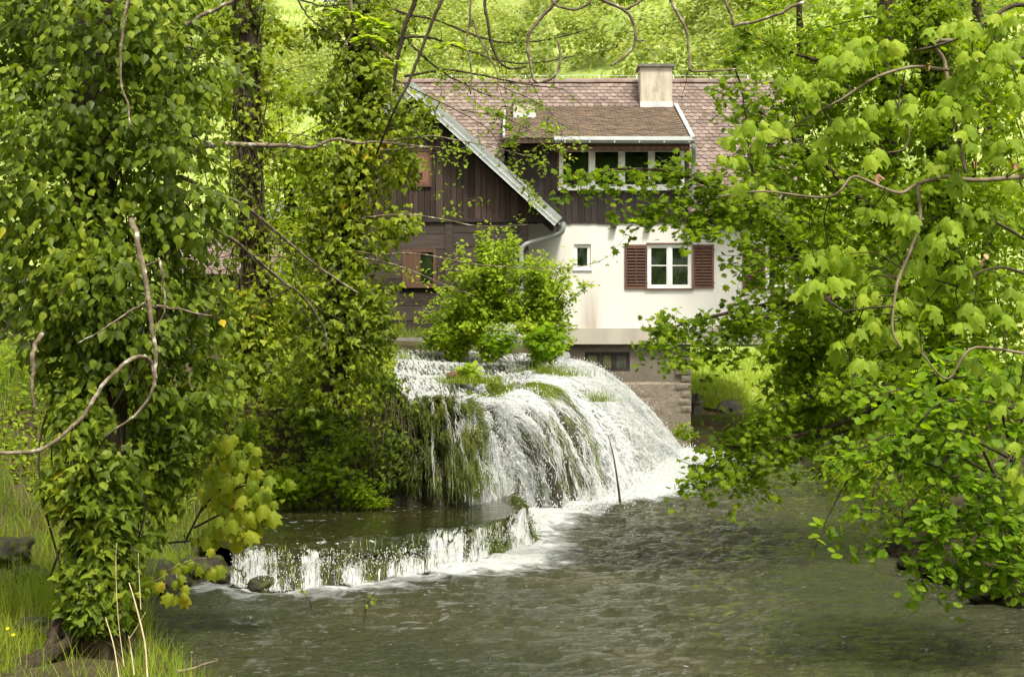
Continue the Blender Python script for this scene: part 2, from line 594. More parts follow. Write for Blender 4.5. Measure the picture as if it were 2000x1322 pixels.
# ------------------------------------------------------------------ the lie of the land
ZP = .28
FB = np.array([G(765, 987, ZP), G(900, 992, ZP), G(1000, 1000, .0), G(1100, 995), G(1180, 974), G(1240, 946), G(1300, 906), G(1338, 884)])
FC = np.array([P(800, 792, 18.9), P(868, 792, 19.1), P(910, 786, 20.1), P(958, 772, 21.5), P(1018, 753, 23.4), P(1066, 733, 25.8), P(1095, 715, 28.4), P(1110, 705, 31.2)])
FK = np.array([P(735, 690, 27.5), P(770, 689, 28.), P(830, 688, 28.6), P(900, 689, 29.4), P(970, 690, 30.2), P(1030, 690, 31.), P(1080, 690, 31.8), P(1110, 690, 32.6)])
RIVER = np.array([(-1.2, 4.0), (-1.9, 9.3), (-2.6, 10.6), (-3.05, 11.9), (-3.3, 12.8), (-3.2, 14.2), (-3.3, 15.2), (-3.3, 17.6), (-1.8, 18.6),
                  (-.7, 19.2), (.4, 22.5), (1.6, 27.), (1.3, 31.), (1.15, 34.8), (6.2, 34.8), (6.1, 30.), (5.7, 26.), (5.5, 22.), (4.9, 17.5), (4.30, 14.6), (4.42, 12.9), (4.9, 11.6), (6., 4.)])


def sdist(x, y, poly):
    """signed distance to a polygon, positive outside"""
    d = np.full(x.shape, 1e9)
    ins = np.zeros(x.shape, bool)
    n = len(poly)
    for i in range(n):
        a, b = poly[i], poly[(i + 1) % n]
        e = b - a
        t = np.clip(((x - a[0]) * e[0] + (y - a[1]) * e[1]) / (e @ e), 0, 1)
        d = np.minimum(d, np.hypot(x - a[0] - t * e[0], y - a[1] - t * e[1]))
        c = ((a[1] > y) != (b[1] > y)) & (x < (b[0] - a[0]) * (y - a[1]) / (b[1] - a[1] + 1e-12) + a[0])
        ins ^= c
    return np.where(ins, -d, d)


def ground_z(x, y):
    x, y = np.asarray(x, float), np.asarray(y, float)
    d = sdist(x, y, RIVER)
    left = x < 2.4
    steep = sstep(13.5, 17, y)                       # the left bank is low by the near tree, a steep ivy slope by the fall
    lowl = .03 + .10 * sstep(0, .8, d) + .45 * sstep(1.2, 2.3, d) + .65 * sstep(2, 3.8, d) + .9 * sstep(3.5, 9, d)
    highl = .15 + 1.45 * sstep(0, 1.1, d) + .75 * sstep(.8, 4.0, d) + .25 * sstep(4, 9, d)
    zl = lowl * (1 - steep) + highl * steep
    zr = .10 + .45 * sstep(0, .5, d) + .7 * sstep(.4, 2.5, d) + .9 * sstep(2, 7, d)
    z = np.where(left, zl, zr)
    k = sstep(24, 31, y)                             # level ground on which the houses stand
    z = z * (1 - k) + np.where(left, 2.45 + .1 * sstep(0, 5, d), zr) * k
    mead = .72 + .16 * np.maximum(y - 37.4, 0)
    km = sstep(35.3, 36.6, y)
    z = np.where(x > 2.2, z * (1 - km) + np.minimum(mead, 2.6 + .05 * (y - 37)) * km, z)
    sl = .335 + .12 * sstep(-12, 25, x) + .05 * sstep(-10, -60, x)
    hill = np.maximum(y - 43, 0) * sl * sstep(43, 62, y) * (1 - .55 * sstep(150, 260, y))
    z = z + hill
    z = z + (fbm(x * .9, y * .9, 3.1) - .5) * .22 * sstep(0, 1.5, d) + (fbm(x * .07, y * .07, 9.) - .5) * 5 * sstep(60, 110, y)
    return np.where(d < 0, -.05 - .7 * sstep(0, .8, -d), z)


def stream_cut(x, y, z):
    """the stream bed behind the lip of the fall lies lower than the banks"""
    d = sdist(x, y, np.vstack([FB[:, :2], FK[::-1, :2]]))
    return z - 1.6 * sstep(.25, -.35, d)


def axis(parts):
    return np.unique(np.concatenate([np.arange(a, b, s) for a, b, s in parts]))


gx = axis([(-220, -40, 12), (-40, -12, 2), (-12, 12, .16), (12, 40, 2), (40, 221, 12)])
gy = axis([(-60, 4, 4), (4, 20, .16), (20, 46, .3), (46, 180, 2.5), (180, 420, 15)])
XX, YY = np.meshgrid(gx, gy, indexing='ij')
g = MB().grid(np.stack([XX, YY, stream_cut(XX, YY, ground_z(XX, YY))], -1)).build('ground', None, None, True, 'structure')


def ground_mat():
    m, t, b = new_mat('ground')
    v = coords(t)
    sep = node(t, 'ShaderNodeSeparateXYZ')
    t.links.new(v, sep.inputs[0])
    n = noise(t, v, 2.2, 6, .6)
    n2 = noise(t, v, .22, 5, .6)
    near = ramp(t, [(.3, (.030, .024, .013)), (.5, (.065, .05, .028)), (.62, (.05, .075, .014)), (.8, (.09, .13, .02))], n)
    far = ramp(t, [(.3, (.17, .24, .055)), (.5, (.27, .34, .09)), (.7, (.38, .42, .15))], n2)  # hill tones lightened in the colour to suggest haze
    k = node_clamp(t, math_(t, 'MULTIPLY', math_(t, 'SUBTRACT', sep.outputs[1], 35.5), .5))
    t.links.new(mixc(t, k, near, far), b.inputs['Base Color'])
    b.inputs['Roughness'].default_value = .95
    b.inputs['Specular IOR Level'].default_value = .15
    bump(t, b, n, .8, .06)
    return m


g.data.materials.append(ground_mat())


# ------------------------------------------------------------------ the fall: control curves
def curve3(pts):
    return np.array(pts, float)


NS = 400
FBs, FCs, FKs = (spline(c, NS) for c in (FB, FC, FK))


def fall(s, t):
    """surface of the fall: s along its face 0..1, t -1 (back of the stream) .. 0 (lip) .. 1 (foot)"""
    s, t = np.asarray(s, float), np.asarray(t, float)
    u = np.clip(s, 0, 1) * (NS - 1)
    i = np.minimum(u.astype(int), NS - 2)
    f = (u - i)[..., None]
    B = FBs[i] * (1 - f) + FBs[i + 1] * f
    C = FCs[i] * (1 - f) + FCs[i + 1] * f
    K = FKs[i] * (1 - f) + FKs[i + 1] * f
    tp = np.clip(t, 0, 1)[..., None]
    a = tp * np.pi / 2
    n = 2.3 - .8 * sstep(.35, .85, s)[..., None]
    h = np.sin(a) ** (2 / n)
    v = 1 - np.maximum(np.cos(a), 0) ** (2 / n)
    h = np.where(tp > 0, .45 * h + .55 * tp ** 1.05, 0)
    down = np.concatenate([C[..., :2] + (B - C)[..., :2] * h, C[..., 2:] + (B - C)[..., 2:] * v], -1)
    tn = np.clip(-t, 0, 1)[..., None]
    back = C + (K - C) * tn
    stepz = (.05 * np.sin(tn[..., 0] * 19 + s * 7) + .06 * (fbm(s * 16, tn[..., 0] * 9, 2.) - .5)) * np.minimum(tn[..., 0] * 6, 1)
    back[..., 2] += stepz
    p = np.where(t[..., None] >= 0, down, back)
    p[..., 2] += (fbm(s * 14, s * 0 + 3., 1.) - .5) * .30 * np.exp(-(t / .22) ** 2) * (1 - .6 * sstep(.5, .8, s))
    # vertical ribs and knobs of the tufa
    rib = (fbm(s * 34, t * 3.2, 5.) - .5) * .50 + (fbm(s * 90, t * 14, 8.) - .5) * .12
    out = unit(np.concatenate([(B - C)[..., :2], np.full(B.shape[:-1] + (1,), .35)], -1))
    amp = np.where(t > 0, sstep(-.02, .25, t), .15)
    return p + out * (rib * amp)[..., None]


def fall_out(s):
    u = np.clip(s, 0, 1) * (NS - 1)
    i = np.minimum(np.asarray(u).astype(int), NS - 2)
    return unit(np.concatenate([(FBs[i] - FCs[i])[..., :2], np.full(np.shape(s) + (1,), .5)], -1))


def white_share(s, t):
    """how much froth the water carries at a place on the fall"""
    s, t = np.asarray(s, float), np.asarray(t, float)
    st_ = fbm(s * 30 - t * 1.2, t * 1.1, 3., 2) * .7 + fbm(s * 85, t * 2.4, 8., 2) * .3
    a = .08 + .62 * sstep(.125, .22, s) + 1.7 * (st_ - .47) * sstep(.125, .2, s) * (1 - .65 * sstep(.6, .75, s)) + .40 * sstep(.60, .75, s)
    # green curtains between the streams
    for c, wd, t0, k in ((.35, .017, .35, .70), (.41, .018, .25, .70), (.47, .020, .30, .68), (.53, .020, .20, .62), (.58, .014, .05, .45), (.27, .014, .35, .45), (.20, .014, .3, .4), (.66, .010, .0, .25)):
        a = a - k * np.exp(-((s - c - .03 * (fbm(t * 3, s * 0 + c, 1.) - .5)) / wd) ** 2) * sstep(t0, t0 + .2, t)
    a = a + .12 * sstep(.75, 1, t) * sstep(.2, .3, s)
    top = .50 + .25 * (fbm(s * 9, t * 5, 4.) - .4) + .2 * sstep(.6, .9, s)
    return np.where(t < 0, np.where(t > -.15, np.maximum(a, .35) * (1 + t / .15) + top * (-t / .15), top), a)


fallthing = thing('waterfall', 'broad white waterfall over a mossy tufa dome beside the white house', 'waterfall', G(1100, 995))
ss, tt = np.meshgrid(np.linspace(0, 1, 300), np.concatenate([np.linspace(-1, 0, 60, endpoint=False), np.linspace(0, 1.08, 110)]), indexing='ij')
V = fall(ss, np.minimum(tt, 1))
V[..., 2] -= np.maximum(tt - 1, 0) * 8
fo = white_share(ss, tt)
MB().grid(V, fo * .74 + .06).build('rock_face', SHEET, fallthing, True)


# ------------------------------------------------------------------ ribbons (strands of water, moss, grass)
def ribbons(acc, pts, width, side):
    """pts (N,K,3) centre lines, width (N,K), side (N,K,3) unit vectors across"""
    N, K = pts.shape[:2]
    V = np.stack([pts - side * width[..., None] / 2, pts + side * width[..., None] / 2], 2).reshape(-1, 3)
    b = np.arange(N)[:, None] * K * 2 + np.arange(K - 1)[None] * 2
    f = np.stack([b, b + 1, b + 3, b + 2], -1).reshape(-1, 4)
    acc.add(V, f)


def drops(acc, p, r):
    o = np.array([(1, 0, 0), (-.5, .87, 0), (-.5, -.87, 0), (0, 0, 1.5), (0, 0, -1.5)])
    V = (p[:, None] + o[None] * r[:, None, None]).reshape(-1, 3)
    f = np.array([(0, 1, 3), (1, 2, 3), (2, 0, 3), (1, 0, 4), (2, 1, 4), (0, 2, 4)])
    acc.add(V, (f[None] + (np.arange(len(p)) * 5)[:, None, None]).reshape(-1, 3))


def strands(n, srange, trange, K=9, wid=(.01, .05), off=(.015, .09), lent=(.06, .35), thresh=None, ds=.006):
    s0 = rng.uniform(*srange, n)
    t0 = rng.uniform(*trange, n)
    if thresh is not None:
        keep = rng.random(n) < np.clip(thresh(s0, t0), 0, 1)
        s0, t0 = s0[keep], t0[keep]
        n = len(s0)
    L = rng.uniform(*lent, n)
    u = np.linspace(0, 1, K)
    t = np.minimum(t0[:, None] + L[:, None] * u, 1.0)
    s = s0[:, None] + ds * (fbm(u[None] * 3 + rng.random((n, 1)) * 90, rng.random((n, 1)) * 50) - .5) * 3
    s = np.clip(s, 0, 1)
    p = fall(s, t)
    o = fall_out(s)
    of = rng.uniform(*off, n)[:, None] * (1 + .5 * u[None])
    p = p + o * of[..., None] + rng.normal(0, .006, p.shape)
    d = unit(np.gradient(p, axis=1))
    side = unit(np.cross(d, o) + rng.normal(0, .35, (n, 1, 3)))
    w_ = rng.uniform(*wid, n)[:, None] * np.sin(np.pi * np.clip(u * .94 + .03, 0, 1))[None] ** .6
    w_ = w_ * (.55 + .9 * rng.random((n, K)))
    return p, w_, side


acc = MB()
SCALE = lambda s_, t_: np.clip((white_share(s_, t_) - .18) * 1.25, .02, 1) * sstep(.34, .52, fbm(s_ * 60, t_ * 6, 3., 3) + .16 * sstep(.6, .8, s_))
ribbons(acc, *strands(44000, (.115, 1), (-.05, .97), 7, (.004, .015), (.01, .10), (.05, .2), thresh=SCALE, ds=.005))
ribbons(acc, *strands(16000, (.115, 1), (-.05, .92), 7, (.010, .030), (.0, .06), (.03, .12), thresh=lambda a, b: SCALE(a, b) ** 2, ds=.005))
ribbons(acc, *strands(22000, (.60, 1), (-.1, .97), 7, (.006, .030), (.01, .13), (.04, .16), ds=.008))
ribbons(acc, *strands(9000, (0, 1), (-1, -.02), 8, (.012, .045), (.0, .035), (.02, .07), thresh=lambda a, b: white_share(a, b) * .9))
for sc_ in (.035, .085, .12, .145):        # thin separate trickles over the dark left face
    ribbons(acc, *strands(30 if sc_ != .085 else 55, (sc_ - .003, sc_ + .003), (.0, .75), 10, (.003, .012), (.06, .20), (.08, .3), ds=.003))
acc.build('white_water', FROTH, fallthing, True, 'stuff')
acc = MB()
n = 16000
s0, t0 = rng.uniform(.14, 1, n), rng.uniform(0, 1, n)
kp = rng.random(n) < SCALE(s0, t0)
p = fall(s0[kp], t0[kp]) + fall_out(s0[kp]) * rng.gamma(1.6, .06, kp.sum())[:, None] + rng.normal(0, .03, (kp.sum(), 3))
drops(acc, p, rng.uniform(.004, .014, len(p)))
n = 2600
s0 = rng.beta(3, 1.2, n)
p = fall(s0, np.ones(n)) + fall_out(s0) * rng.gamma(1.5, .22, n)[:, None]
p[:, 2] = np.abs(rng.normal(0, .10, n)) + .01
drops(acc, p, rng.uniform(.004, .016, n))
acc.build('spray', FROTH, fallthing, False, 'stuff')


def hang(n, srange, trange, lent, wid, thresh=None, off=(.0, .12)):
    p, w_, sd = strands(n, srange, trange, 6, wid, off, lent, thresh, .003)
    n = len(p)
    u = np.linspace(0, 1, 6)
    w_ = rng.uniform(*wid, n)[:, None] * (1 - u[None] * .9)
    return p, w_, sd


acc = MB()
GREEN = lambda a, b: np.clip(.75 - white_share(a, b) * 1.05, 0, 1) * sstep(.40, .55, fbm(a * 70, b * 8, 6., 3))
ribbons(acc, *hang(15000, (0, .22), (-.02, .9), (.04, .16), (.006, .018), lambda a, b: sstep(.42, .56, fbm(a * 75, b * 7, 2., 3)), (.0, .20)))
ribbons(acc, *hang(22000, (.2, .75), (0, .9), (.05, .16), (.006, .016), lambda a, b: GREEN(a, b) ** 1.5, (.02, .14)))
acc.build('moss_curtain', MOSS, fallthing, False, 'stuff')
acc = MB()
ribbons(acc, *hang(1300, (.50, .60), (-.05, .25), (.06, .16), (.008, .018), lambda a, b: (np.abs(a - .555) < .03) * .9 + 0., (.05, .20)))
ribbons(acc, *hang(900, (.66, .72), (-.5, .1), (.03, .09), (.008, .018), None, (.04, .14)))
ribbons(acc, *hang(700, (.43, .49), (-.25, .0), (.04, .10), (.008, .018), None, (.03, .1)))
ribbons(acc, *hang(900, (.30, .55), (-.14, -.06), (.02, .05), (.008, .016), None, (.02, .1)))
acc.build('hanging_grass', TURF, fallthing, False, 'stuff')

# ------------------------------------------------------------------ low cascade in front of the side pool
CL = np.array([G(455, 1078, ZP), G(560, 1066, ZP), G(680, 1053, ZP), G(800, 1044, ZP), G(900, 1034, ZP), G(968, 1018, ZP), (.02, 17.5, ZP), (-.15, 19.3, ZP)])
CB = np.array([G(450, 1150), G(560, 1157), G(680, 1147), G(800, 1127), G(900, 1111), G(985, 1084), (.32, 17.1, 0), (.30, 19.8, 0)])
CLs, CBs = spline(CL, NS), spline(CB, NS)


def casc(s, t):
    s, t = np.asarray(s, float), np.asarray(t, float)
    u = np.clip(s, 0, 1) * (NS - 1)
    i = np.minimum(u.astype(int), NS - 2)
    L, B = CLs[i], CBs[i]
    a = np.clip(t, 0, 1)[..., None]
    h = a
    v = .35 * a + .65 * a ** 2.2
    p = np.concatenate([L[..., :2] + (B - L)[..., :2] * h, L[..., 2:] + (B - L)[..., 2:] * v], -1)
    p[..., 1] += (fbm(s * 16, s * 0 + 2., 7.) - .5) * .5 * (1 - a[..., 0])
    p[..., 2] += (fbm(s * 30, s * 0 + 5., 2.) - .5) * .09 * (1 - a[..., 0]) * sstep(-.02, .1, t)
    rib = (fbm(s * 15, t * 2.2, 11.) - .5) * .62 + (fbm(s * 50, t * 7, 3.) - .5) * .18
    o = unit(np.concatenate([(B - L)[..., :2], np.full(B.shape[:-1] + (1,), .9)], -1))
    return p + o * (rib * sstep(-.05, .3, t) * (1 - .5 * sstep(.8, 1, t)))[..., None]


def casc_out(s):
    i = np.minimum((np.clip(s, 0, 1) * (NS - 1)).astype(int), NS - 2)
    return unit(np.concatenate([(CBs[i] - CLs[i])[..., :2], np.full(np.shape(s) + (1,), .9)], -1))


def cwhite(s, t):
    s, t = np.asarray(s, float), np.asarray(t, float)
    a = .34 + .62 * (fbm(s * 20, t * .6, 6., 3) - .46) * 2 + .20 * sstep(.6, 1, t)
    for c, wd, k in ((.70, .045, .55), (.86, .022, .4), (.95, .03, .5), (.35, .02, .25)):
        a = a - k * np.exp(-((s - c) / wd) ** 2) * sstep(.1, .35, t)
    return a


cas = thing('cascade', 'low wide cascade spilling from the dark side pool into the river', 'cascade', CB[3])
ss, tt = np.meshgrid(np.linspace(0, 1, 260), np.linspace(-.02, 1.1, 60), indexing='ij')
V = casc(ss, tt)
V[..., 2] -= np.maximum(tt - 1, 0) * 5
MB().grid(V, cwhite(ss, tt) * .60 + .08).build('rock_ledge', SHEET, cas, True)


def cstrands(n, K, wid, off, lent, thresh, ds=.01):
    s0, t0 = rng.uniform(0, 1, n), rng.uniform(-.02, .92, n)
    keep = rng.random(n) < np.clip(thresh(s0, t0), 0, 1)
    s0, t0 = s0[keep], t0[keep]
    n = len(s0)
    u = np.linspace(0, 1, K)
    t = np.minimum(t0[:, None] + rng.uniform(*lent, n)[:, None] * u, 1)
    s = np.clip(s0[:, None] + ds * (fbm(u[None] * 3 + rng.random((n, 1)) * 90, rng.random((n, 1)) * 50) - .5) * 2, 0, 1)
    o = casc_out(s)
    p = casc(s, t) + o * (rng.uniform(*off, n)[:, None] * (1 + .4 * u))[..., None] + rng.normal(0, .003, (n, K, 3))
    side = unit(np.cross(unit(np.gradient(p, axis=1)), o) + rng.normal(0, .3, (n, 1, 3)))
    w_ = rng.uniform(*wid, n)[:, None] * np.sin(np.pi * np.clip(u * .94 + .03, 0, 1))[None] ** .6 * (.5 + rng.random((n, K)))
    return p, w_, side


acc = MB()
CT = lambda a, b: np.clip((cwhite(a, b) - .28) * 2.2, 0.01, 1) * sstep(.30, .50, fbm(a * 60, b * 2, 9., 3) + .12 * b)
ribbons(acc, *cstrands(15000, 9, (.002, .007), (.006, .035), (.15, .55), CT, .006))
ribbons(acc, *cstrands(3500, 9, (.008, .022), (.0, .012), (.15, .5), CT, .005))
acc.build('white_water', FROTH, cas, True, 'stuff')
acc = MB()
n = 1500
s0 = rng.random(n)
p = casc(s0, rng.uniform(.5, 1, n)) + casc_out(s0) * rng.gamma(1.5, .05, n)[:, None]
p[:, 2] += rng.random(n) * .08
drops(acc, p, rng.uniform(.003, .008, n))
acc.build('spray', FROTH, cas, False, 'stuff')
acc = MB()
p_, w_, s_ = cstrands(9000, 6, (.005, .012), (.0, .05), (.1, .3), lambda a, b: np.exp(-((a - .70) / .04) ** 2) + np.exp(-((a - .955) / .03) ** 2) + .7 * np.exp(-((a - .86) / .015) ** 2) + .10, .004)
ribbons(acc, p_, w_, s_)
acc.build('moss_curtain', MOSS, cas, False, 'stuff')

# side pool: level water between the ledge and the foot of the fall
u = np.linspace(0, 1, 120)
back = spline([(-3.7, 15.6, ZP), (-3.7, 18.3, ZP), (-1.9, 19.4, ZP), (-.9, 19.5, ZP), (-.12, 19.5, ZP)], 120)
front = casc(u, u * 0 + .04)
kk = np.linspace(0, 1, 60)[None, :, None]
V = front[:, None] * (1 - kk) + back[:, None] * kk
curl = np.stack([casc(u, u * 0 + c_) + [0, 0, .012 + .03 * (1 - c_ * 2)] for c_ in (.42, .30, .20, .12, .07)], 1)
V[..., 2] = ZP + .018 + (fbm(V[..., 0] * 2.5, V[..., 1] * 4, 1.) - .5) * .014 * (1 + 2 * np.exp(-kk[..., 0] * 12))
foam = np.exp(-((1 - kk[..., 0]) / .06)) * .25 + np.exp(-kk[..., 0] / .02) * .22 + 0 * V[..., 0]
V = np.concatenate([curl, V], 1)
foam = np.concatenate([.36 + .25 * (fbm(np.repeat(u[:, None], 5, 1) * 30, np.arange(5)[None] * .2, 3.) - .5), foam], 1)
o = MB().grid(V, foam).build('side_pool', POOL, None, True, 'structure')

# ------------------------------------------------------------------ the river
rx, ry = np.arange(-6, 8.2, .06), np.concatenate([np.arange(3, 24, .06), np.arange(24, 36.2, .1)])
RX, RY = np.meshgrid(rx, ry, indexing='ij')


def dline(x, y, line):
    d = np.full(x.shape, 1e9)
    for a, b in zip(line[:-1], line[1:]):
        e = b - a
        t = np.clip(((x - a[0]) * e[0] + (y - a[1]) * e[1]) / max(e @ e, 1e-9), 0, 1)
        d = np.minimum(d, np.hypot(x - a[0] - t * e[0], y - a[1] - t * e[1]))
    return d


dF = dline(RX, RY, FBs[np.linspace(110, NS - 1, 30).astype(int), :2])
dF2 = dline(RX, RY, FBs[np.linspace(260, NS - 1, 20).astype(int), :2])
dC = dline(RX, RY, CBs[np.linspace(0, NS - 1, 30).astype(int), :2])
strip = np.exp(-((RY - (31.5 - .2 * RX)) / 2.0) ** 2) * sstep(2.2, 3.4, RX)
fl = .70 * np.exp(-(dF / 1.0) ** 1.5) + .62 * np.exp(-(dF2 / 1.5) ** 2) + .72 * np.exp(-(dC / .85) ** 1.6) + .42 * strip
tail = np.exp(-((RX - .15) / .9) ** 2) * np.exp(-((RY - 15.3) / 1.0) ** 2)
fl = fl + .34 * tail + .12 * (fbm(RX * 1.2, RY * .8, 4.) - .5)
ch = .019 + .018 * np.exp(-dF / 3.0) + .014 * np.exp(-dC / 1.5)
RZ = (fbm(RX * 2.2, RY * 4.5, 1., 3) - .5) * ch * 3.2 + (fbm(RX * 7, RY * 12, 5., 2) - .5) * ch * 1.2 + np.clip(fl - .4, 0, 1) * .09
MB().grid(np.stack([RX, RY, RZ], -1), fl).build('river', WATER, None, True, 'structure')

# ------------------------------------------------------------------ the white house
YF = 34.0
KF = F / YF
fx = lambda px: (px - 1000) / KF
fz = lambda py: CH + (HZ - py) / KF


def wall_holes(acc, x0, x1, z0, z1, holes, y, depth):
    xs = sorted({x0, x1, *[h[0] for h in holes], *[h[1] for h in holes]})
    zs = sorted({z0, z1, *[h[2] for h in holes], *[h[3] for h in holes]})
    for a, b in zip(xs[:-1], xs[1:]):
        for c, d in zip(zs[:-1], zs[1:]):
            if any(h[0] <= a and b <= h[1] and h[2] <= c and d <= h[3] for h in holes):
                continue
            acc.add([(a, y, c), (b, y, c), (b, y, d), (a, y, d)], [(0, 1, 2, 3)])
    for a, b, c, d in holes:
        e = y + depth
        acc.add([(a, y, c), (b, y, c), (b, e, c), (a, e, c)], [(0, 3, 2, 1)])
        acc.add([(a, y, d), (b, y, d), (b, e, d), (a, e, d)], [(0, 1, 2, 3)])
        acc.add([(a, y, c), (a, e, c), (a, e, d), (a, y, d)], [(0, 3, 2, 1)])
        acc.add([(b, y, c), (b, e, c), (b, e, d), (b, y, d)], [(0, 1, 2, 3)])
    return acc


def frame(acc, x0, x1, z0, z1, y0, y1, b):
    acc.box(x0, x1, y0, y1, z0, z0 + b).box(x0, x1, y0, y1, z1 - b, z1)
    return acc.box(x0, x0 + b, y0, y1, z0 + b, z1 - b).box(x1 - b, x1, y0, y1, z0 + b, z1 - b)


def pane(parent, x0, x1, z0, z1, y, mat):
    return MB().box(x0, x1, y, y + .012, z0, z1).build('pane', mat, parent)


wh = thing('white_house', 'white plastered house with tiled roof and long dormer above the waterfall', 'house', (2, YF, 2.5))
HX0, HX1 = -3.0, 6.9
small = (fx(1121), fx(1154), fz(526), fz(477))
w1 = (fx(1265), fx(1351), fz(563), fz(477))
w2 = (fx(1496), fx(1582), fz(563), fz(477))
acc = MB()
wall_holes(acc, HX0, HX1, fz(641), fz(434), [small, w1, w2], YF, .14)
acc.build('wall', PLASTER, wh)
MB().box(HX0, HX1, 41.2, 41.4, 2.6, 5.5).build('back_wall', PLASTER, wh)
MB().box(HX0, HX0 + .2, 34.15, 41.2, 2.6, 5.5).build('side_wall', PLASTER, wh)
MB().box(HX1 - .2, HX1 - .002, YF + .16, 41.2, 2.94, 5.5).build('side_wall', PLASTER, wh)
# right gable end wall under the roof
MB().add([(HX1 - .1, 33.9, 5.5), (HX1 - .1, 41.4, 5.5), (HX1 - .1, 37.7, 9.35)], [(0, 1, 2)]).build('gable_wall', PLASTER, wh)
MB().box(HX0, HX1, 33.965, 34.2, 2.54, fz(641)).box(HX0, HX1, 34.2, 41.4, 2.54, 2.6).build('concrete_band', CONC, wh)
MB().box(HX0, HX1, 35.2, 35.25, 2.6, 5.4).build('inner_wall', TIMBER, wh)


def casement(name, x0, x1, z0, z1, y, nx, bar, fmat, pmats, b=.055, label=None):
    f = MB()
    frame(f, x0, x1, z0, z1, y, y + .07, b)
    wx = (x1 - x0 - 2 * b) / nx
    for i in range(1, nx):
        c = x0 + b + wx * i
        f.box(c - b * .75, c + b * .75, y - .012, y + .07, z0 + b, z1 - b)
    o = f.build(name, fmat, wh)
    for i in range(nx):
        a, c = x0 + b + wx * i, x0 + b + wx * (i + 1)
        if i:
            a += b * .75
        if i < nx - 1:
            c -= b * .75
        s = MB()
        frame(s, a, c, z0 + b, z1 - b, y + .012, y + .05, .028)
        zb = z0 + b + (z1 - z0 - 2 * b) * bar if bar else None
        if bar:
            s.box(a + .028, c - .028, y + .016, y + .045, zb - .012, zb + .012)
        s.build('sash', fmat, o)
        m = pmats[i % len(pmats)]
        if bar:
            pane(o, a + .028, c - .028, z0 + b + .028, zb - .012, y + .03, m)
            pane(o, a + .028, c - .028, zb + .012, z1 - b - .028, y + .03, m)
        else:
            pane(o, a + .028, c - .028, z0 + b + .028, z1 - b - .028, y + .03, m)
    if label:
        o['label'] = label
    return o


o = casement('window', small[0] + .004, small[1] - .004, small[2] + .004, small[3] - .004, YF + .05, 1, 0, WHITE, [PANE], .05, 'small white single-pane window')
MB().box(small[0] - .03, small[1] + .03, YF - .035, YF + .05, small[2] - .035, small[2] - .002).build('sill', WHITE, o)
for (a, b, c, d) in (w1, w2):
    o = casement('window', a + .004, b - .004, c + .004, d - .004, YF + .03, 2, .52, WHITE, [PANE], .055)
    MB().box(a - .05, b + .05, YF - .06, YF + .028, c - .03, c - .002).build('sill', SHUT, o)
    MB().box(a - .03, b + .03, YF - .03, YF + .028, d + .002, d + .03).build('lintel_board', SHUT, o)
slat = MB().beam((0, 0, 0), (1, 0, 0), .045, .014, (0, .5, .85)).mesh('slat', SHUT)


def shutter(x0, x1, z0, z1):
    f = MB()
    frame(f, x0, x1, z0, z1, YF - .045, YF - .008, .05)
    f.box((x0 + x1) / 2 - .01, (x0 + x1) / 2 + .01, YF - .056, YF - .046, z0 + .05, z1 - .05)
    f.box(x0 + .05, x1 - .05, YF - .014, YF - .010, z0 + .05, z1 - .05)
    o = f.build('shutter', SHUT, wh)
    nsl = 13
    for i in range(nsl):
        q = link('slat', slat, o)
        q.scale = (x1 - x0 - .1, 1, 1)
        q.location = (x0 + .05, YF - .032, z0 + .085 + (z1 - z0 - .17) * i / (nsl - 1))
    for zz in (z0 + .12, z1 - .12):
        MB().box(x1 - .02, x1 + .025, YF - .052, YF - .046, zz - .012, zz + .012).build('hinge', SLATE, o)
    return o


shutter(fx(1220), fx(1264), fz(564), fz(478))
shutter(fx(1352), fx(1394), fz(563), fz(478))
shutter(fx(1450), fx(1494), fz(564), fz(478))
for px in (1198, 1265, 1345):       # joist ends under the cladding
    MB().box(fx(px) - .07, fx(px) + .07, YF - .16, YF - .003, fz(446), fz(436)).build('joist_end', TIMBER, wh)
MB().tube([(fx(1219), YF - .08, fz(452)), (fx(1219), YF - .01, fz(452))], .015, 6).build('vent_pipe', SLATE, wh)

# roof geometry
EY, EZ, RY_, RZ_ = 33.55, 5.46, 37.7, 9.53
SL = math.hypot(RY_ - EY, RZ_ - EZ)
UD = np.array([0, (RY_ - EY) / SL, (RZ_ - EZ) / SL])          # up the slope
UN = np.array([0, -UD[2], UD[1]])                             # out of the slope
DX0, DX1, DYT = fx(986), 4.23, 36.86


def slope_pt(x, d, h=0.0):
    return np.array([x, EY, EZ]) + UD * d + UN * h


acc = MB()
for (a, b, d0) in ((HX0 - .15, DX0, 0), (DX0, DX1, (DYT - EY) / UD[1]), (DX1, HX1 + .12, 0)):
    V = [slope_pt(a, d0, -.06), slope_pt(b, d0, -.06), slope_pt(b, SL, -.06), slope_pt(a, SL, -.06),
         slope_pt(a, d0, -.14), slope_pt(b, d0, -.14), slope_pt(b, SL, -.14), slope_pt(a, SL, -.14)]
    acc.add(V, [(0, 1, 2, 3), (7, 6, 5, 4), (0, 4, 5, 1), (1, 5, 6, 2), (3, 2, 6, 7), (0, 3, 7, 4)])
acc.add([(HX0 - .15, RY_, RZ_ - .05), (HX1 + .12, RY_, RZ_ - .05), (HX1 + .12, 41.9, EZ - .05), (HX0 - .15, 41.9, EZ - .05)], [(0, 1, 2, 3)])
roof = acc.build('roof', TIMBER, wh)


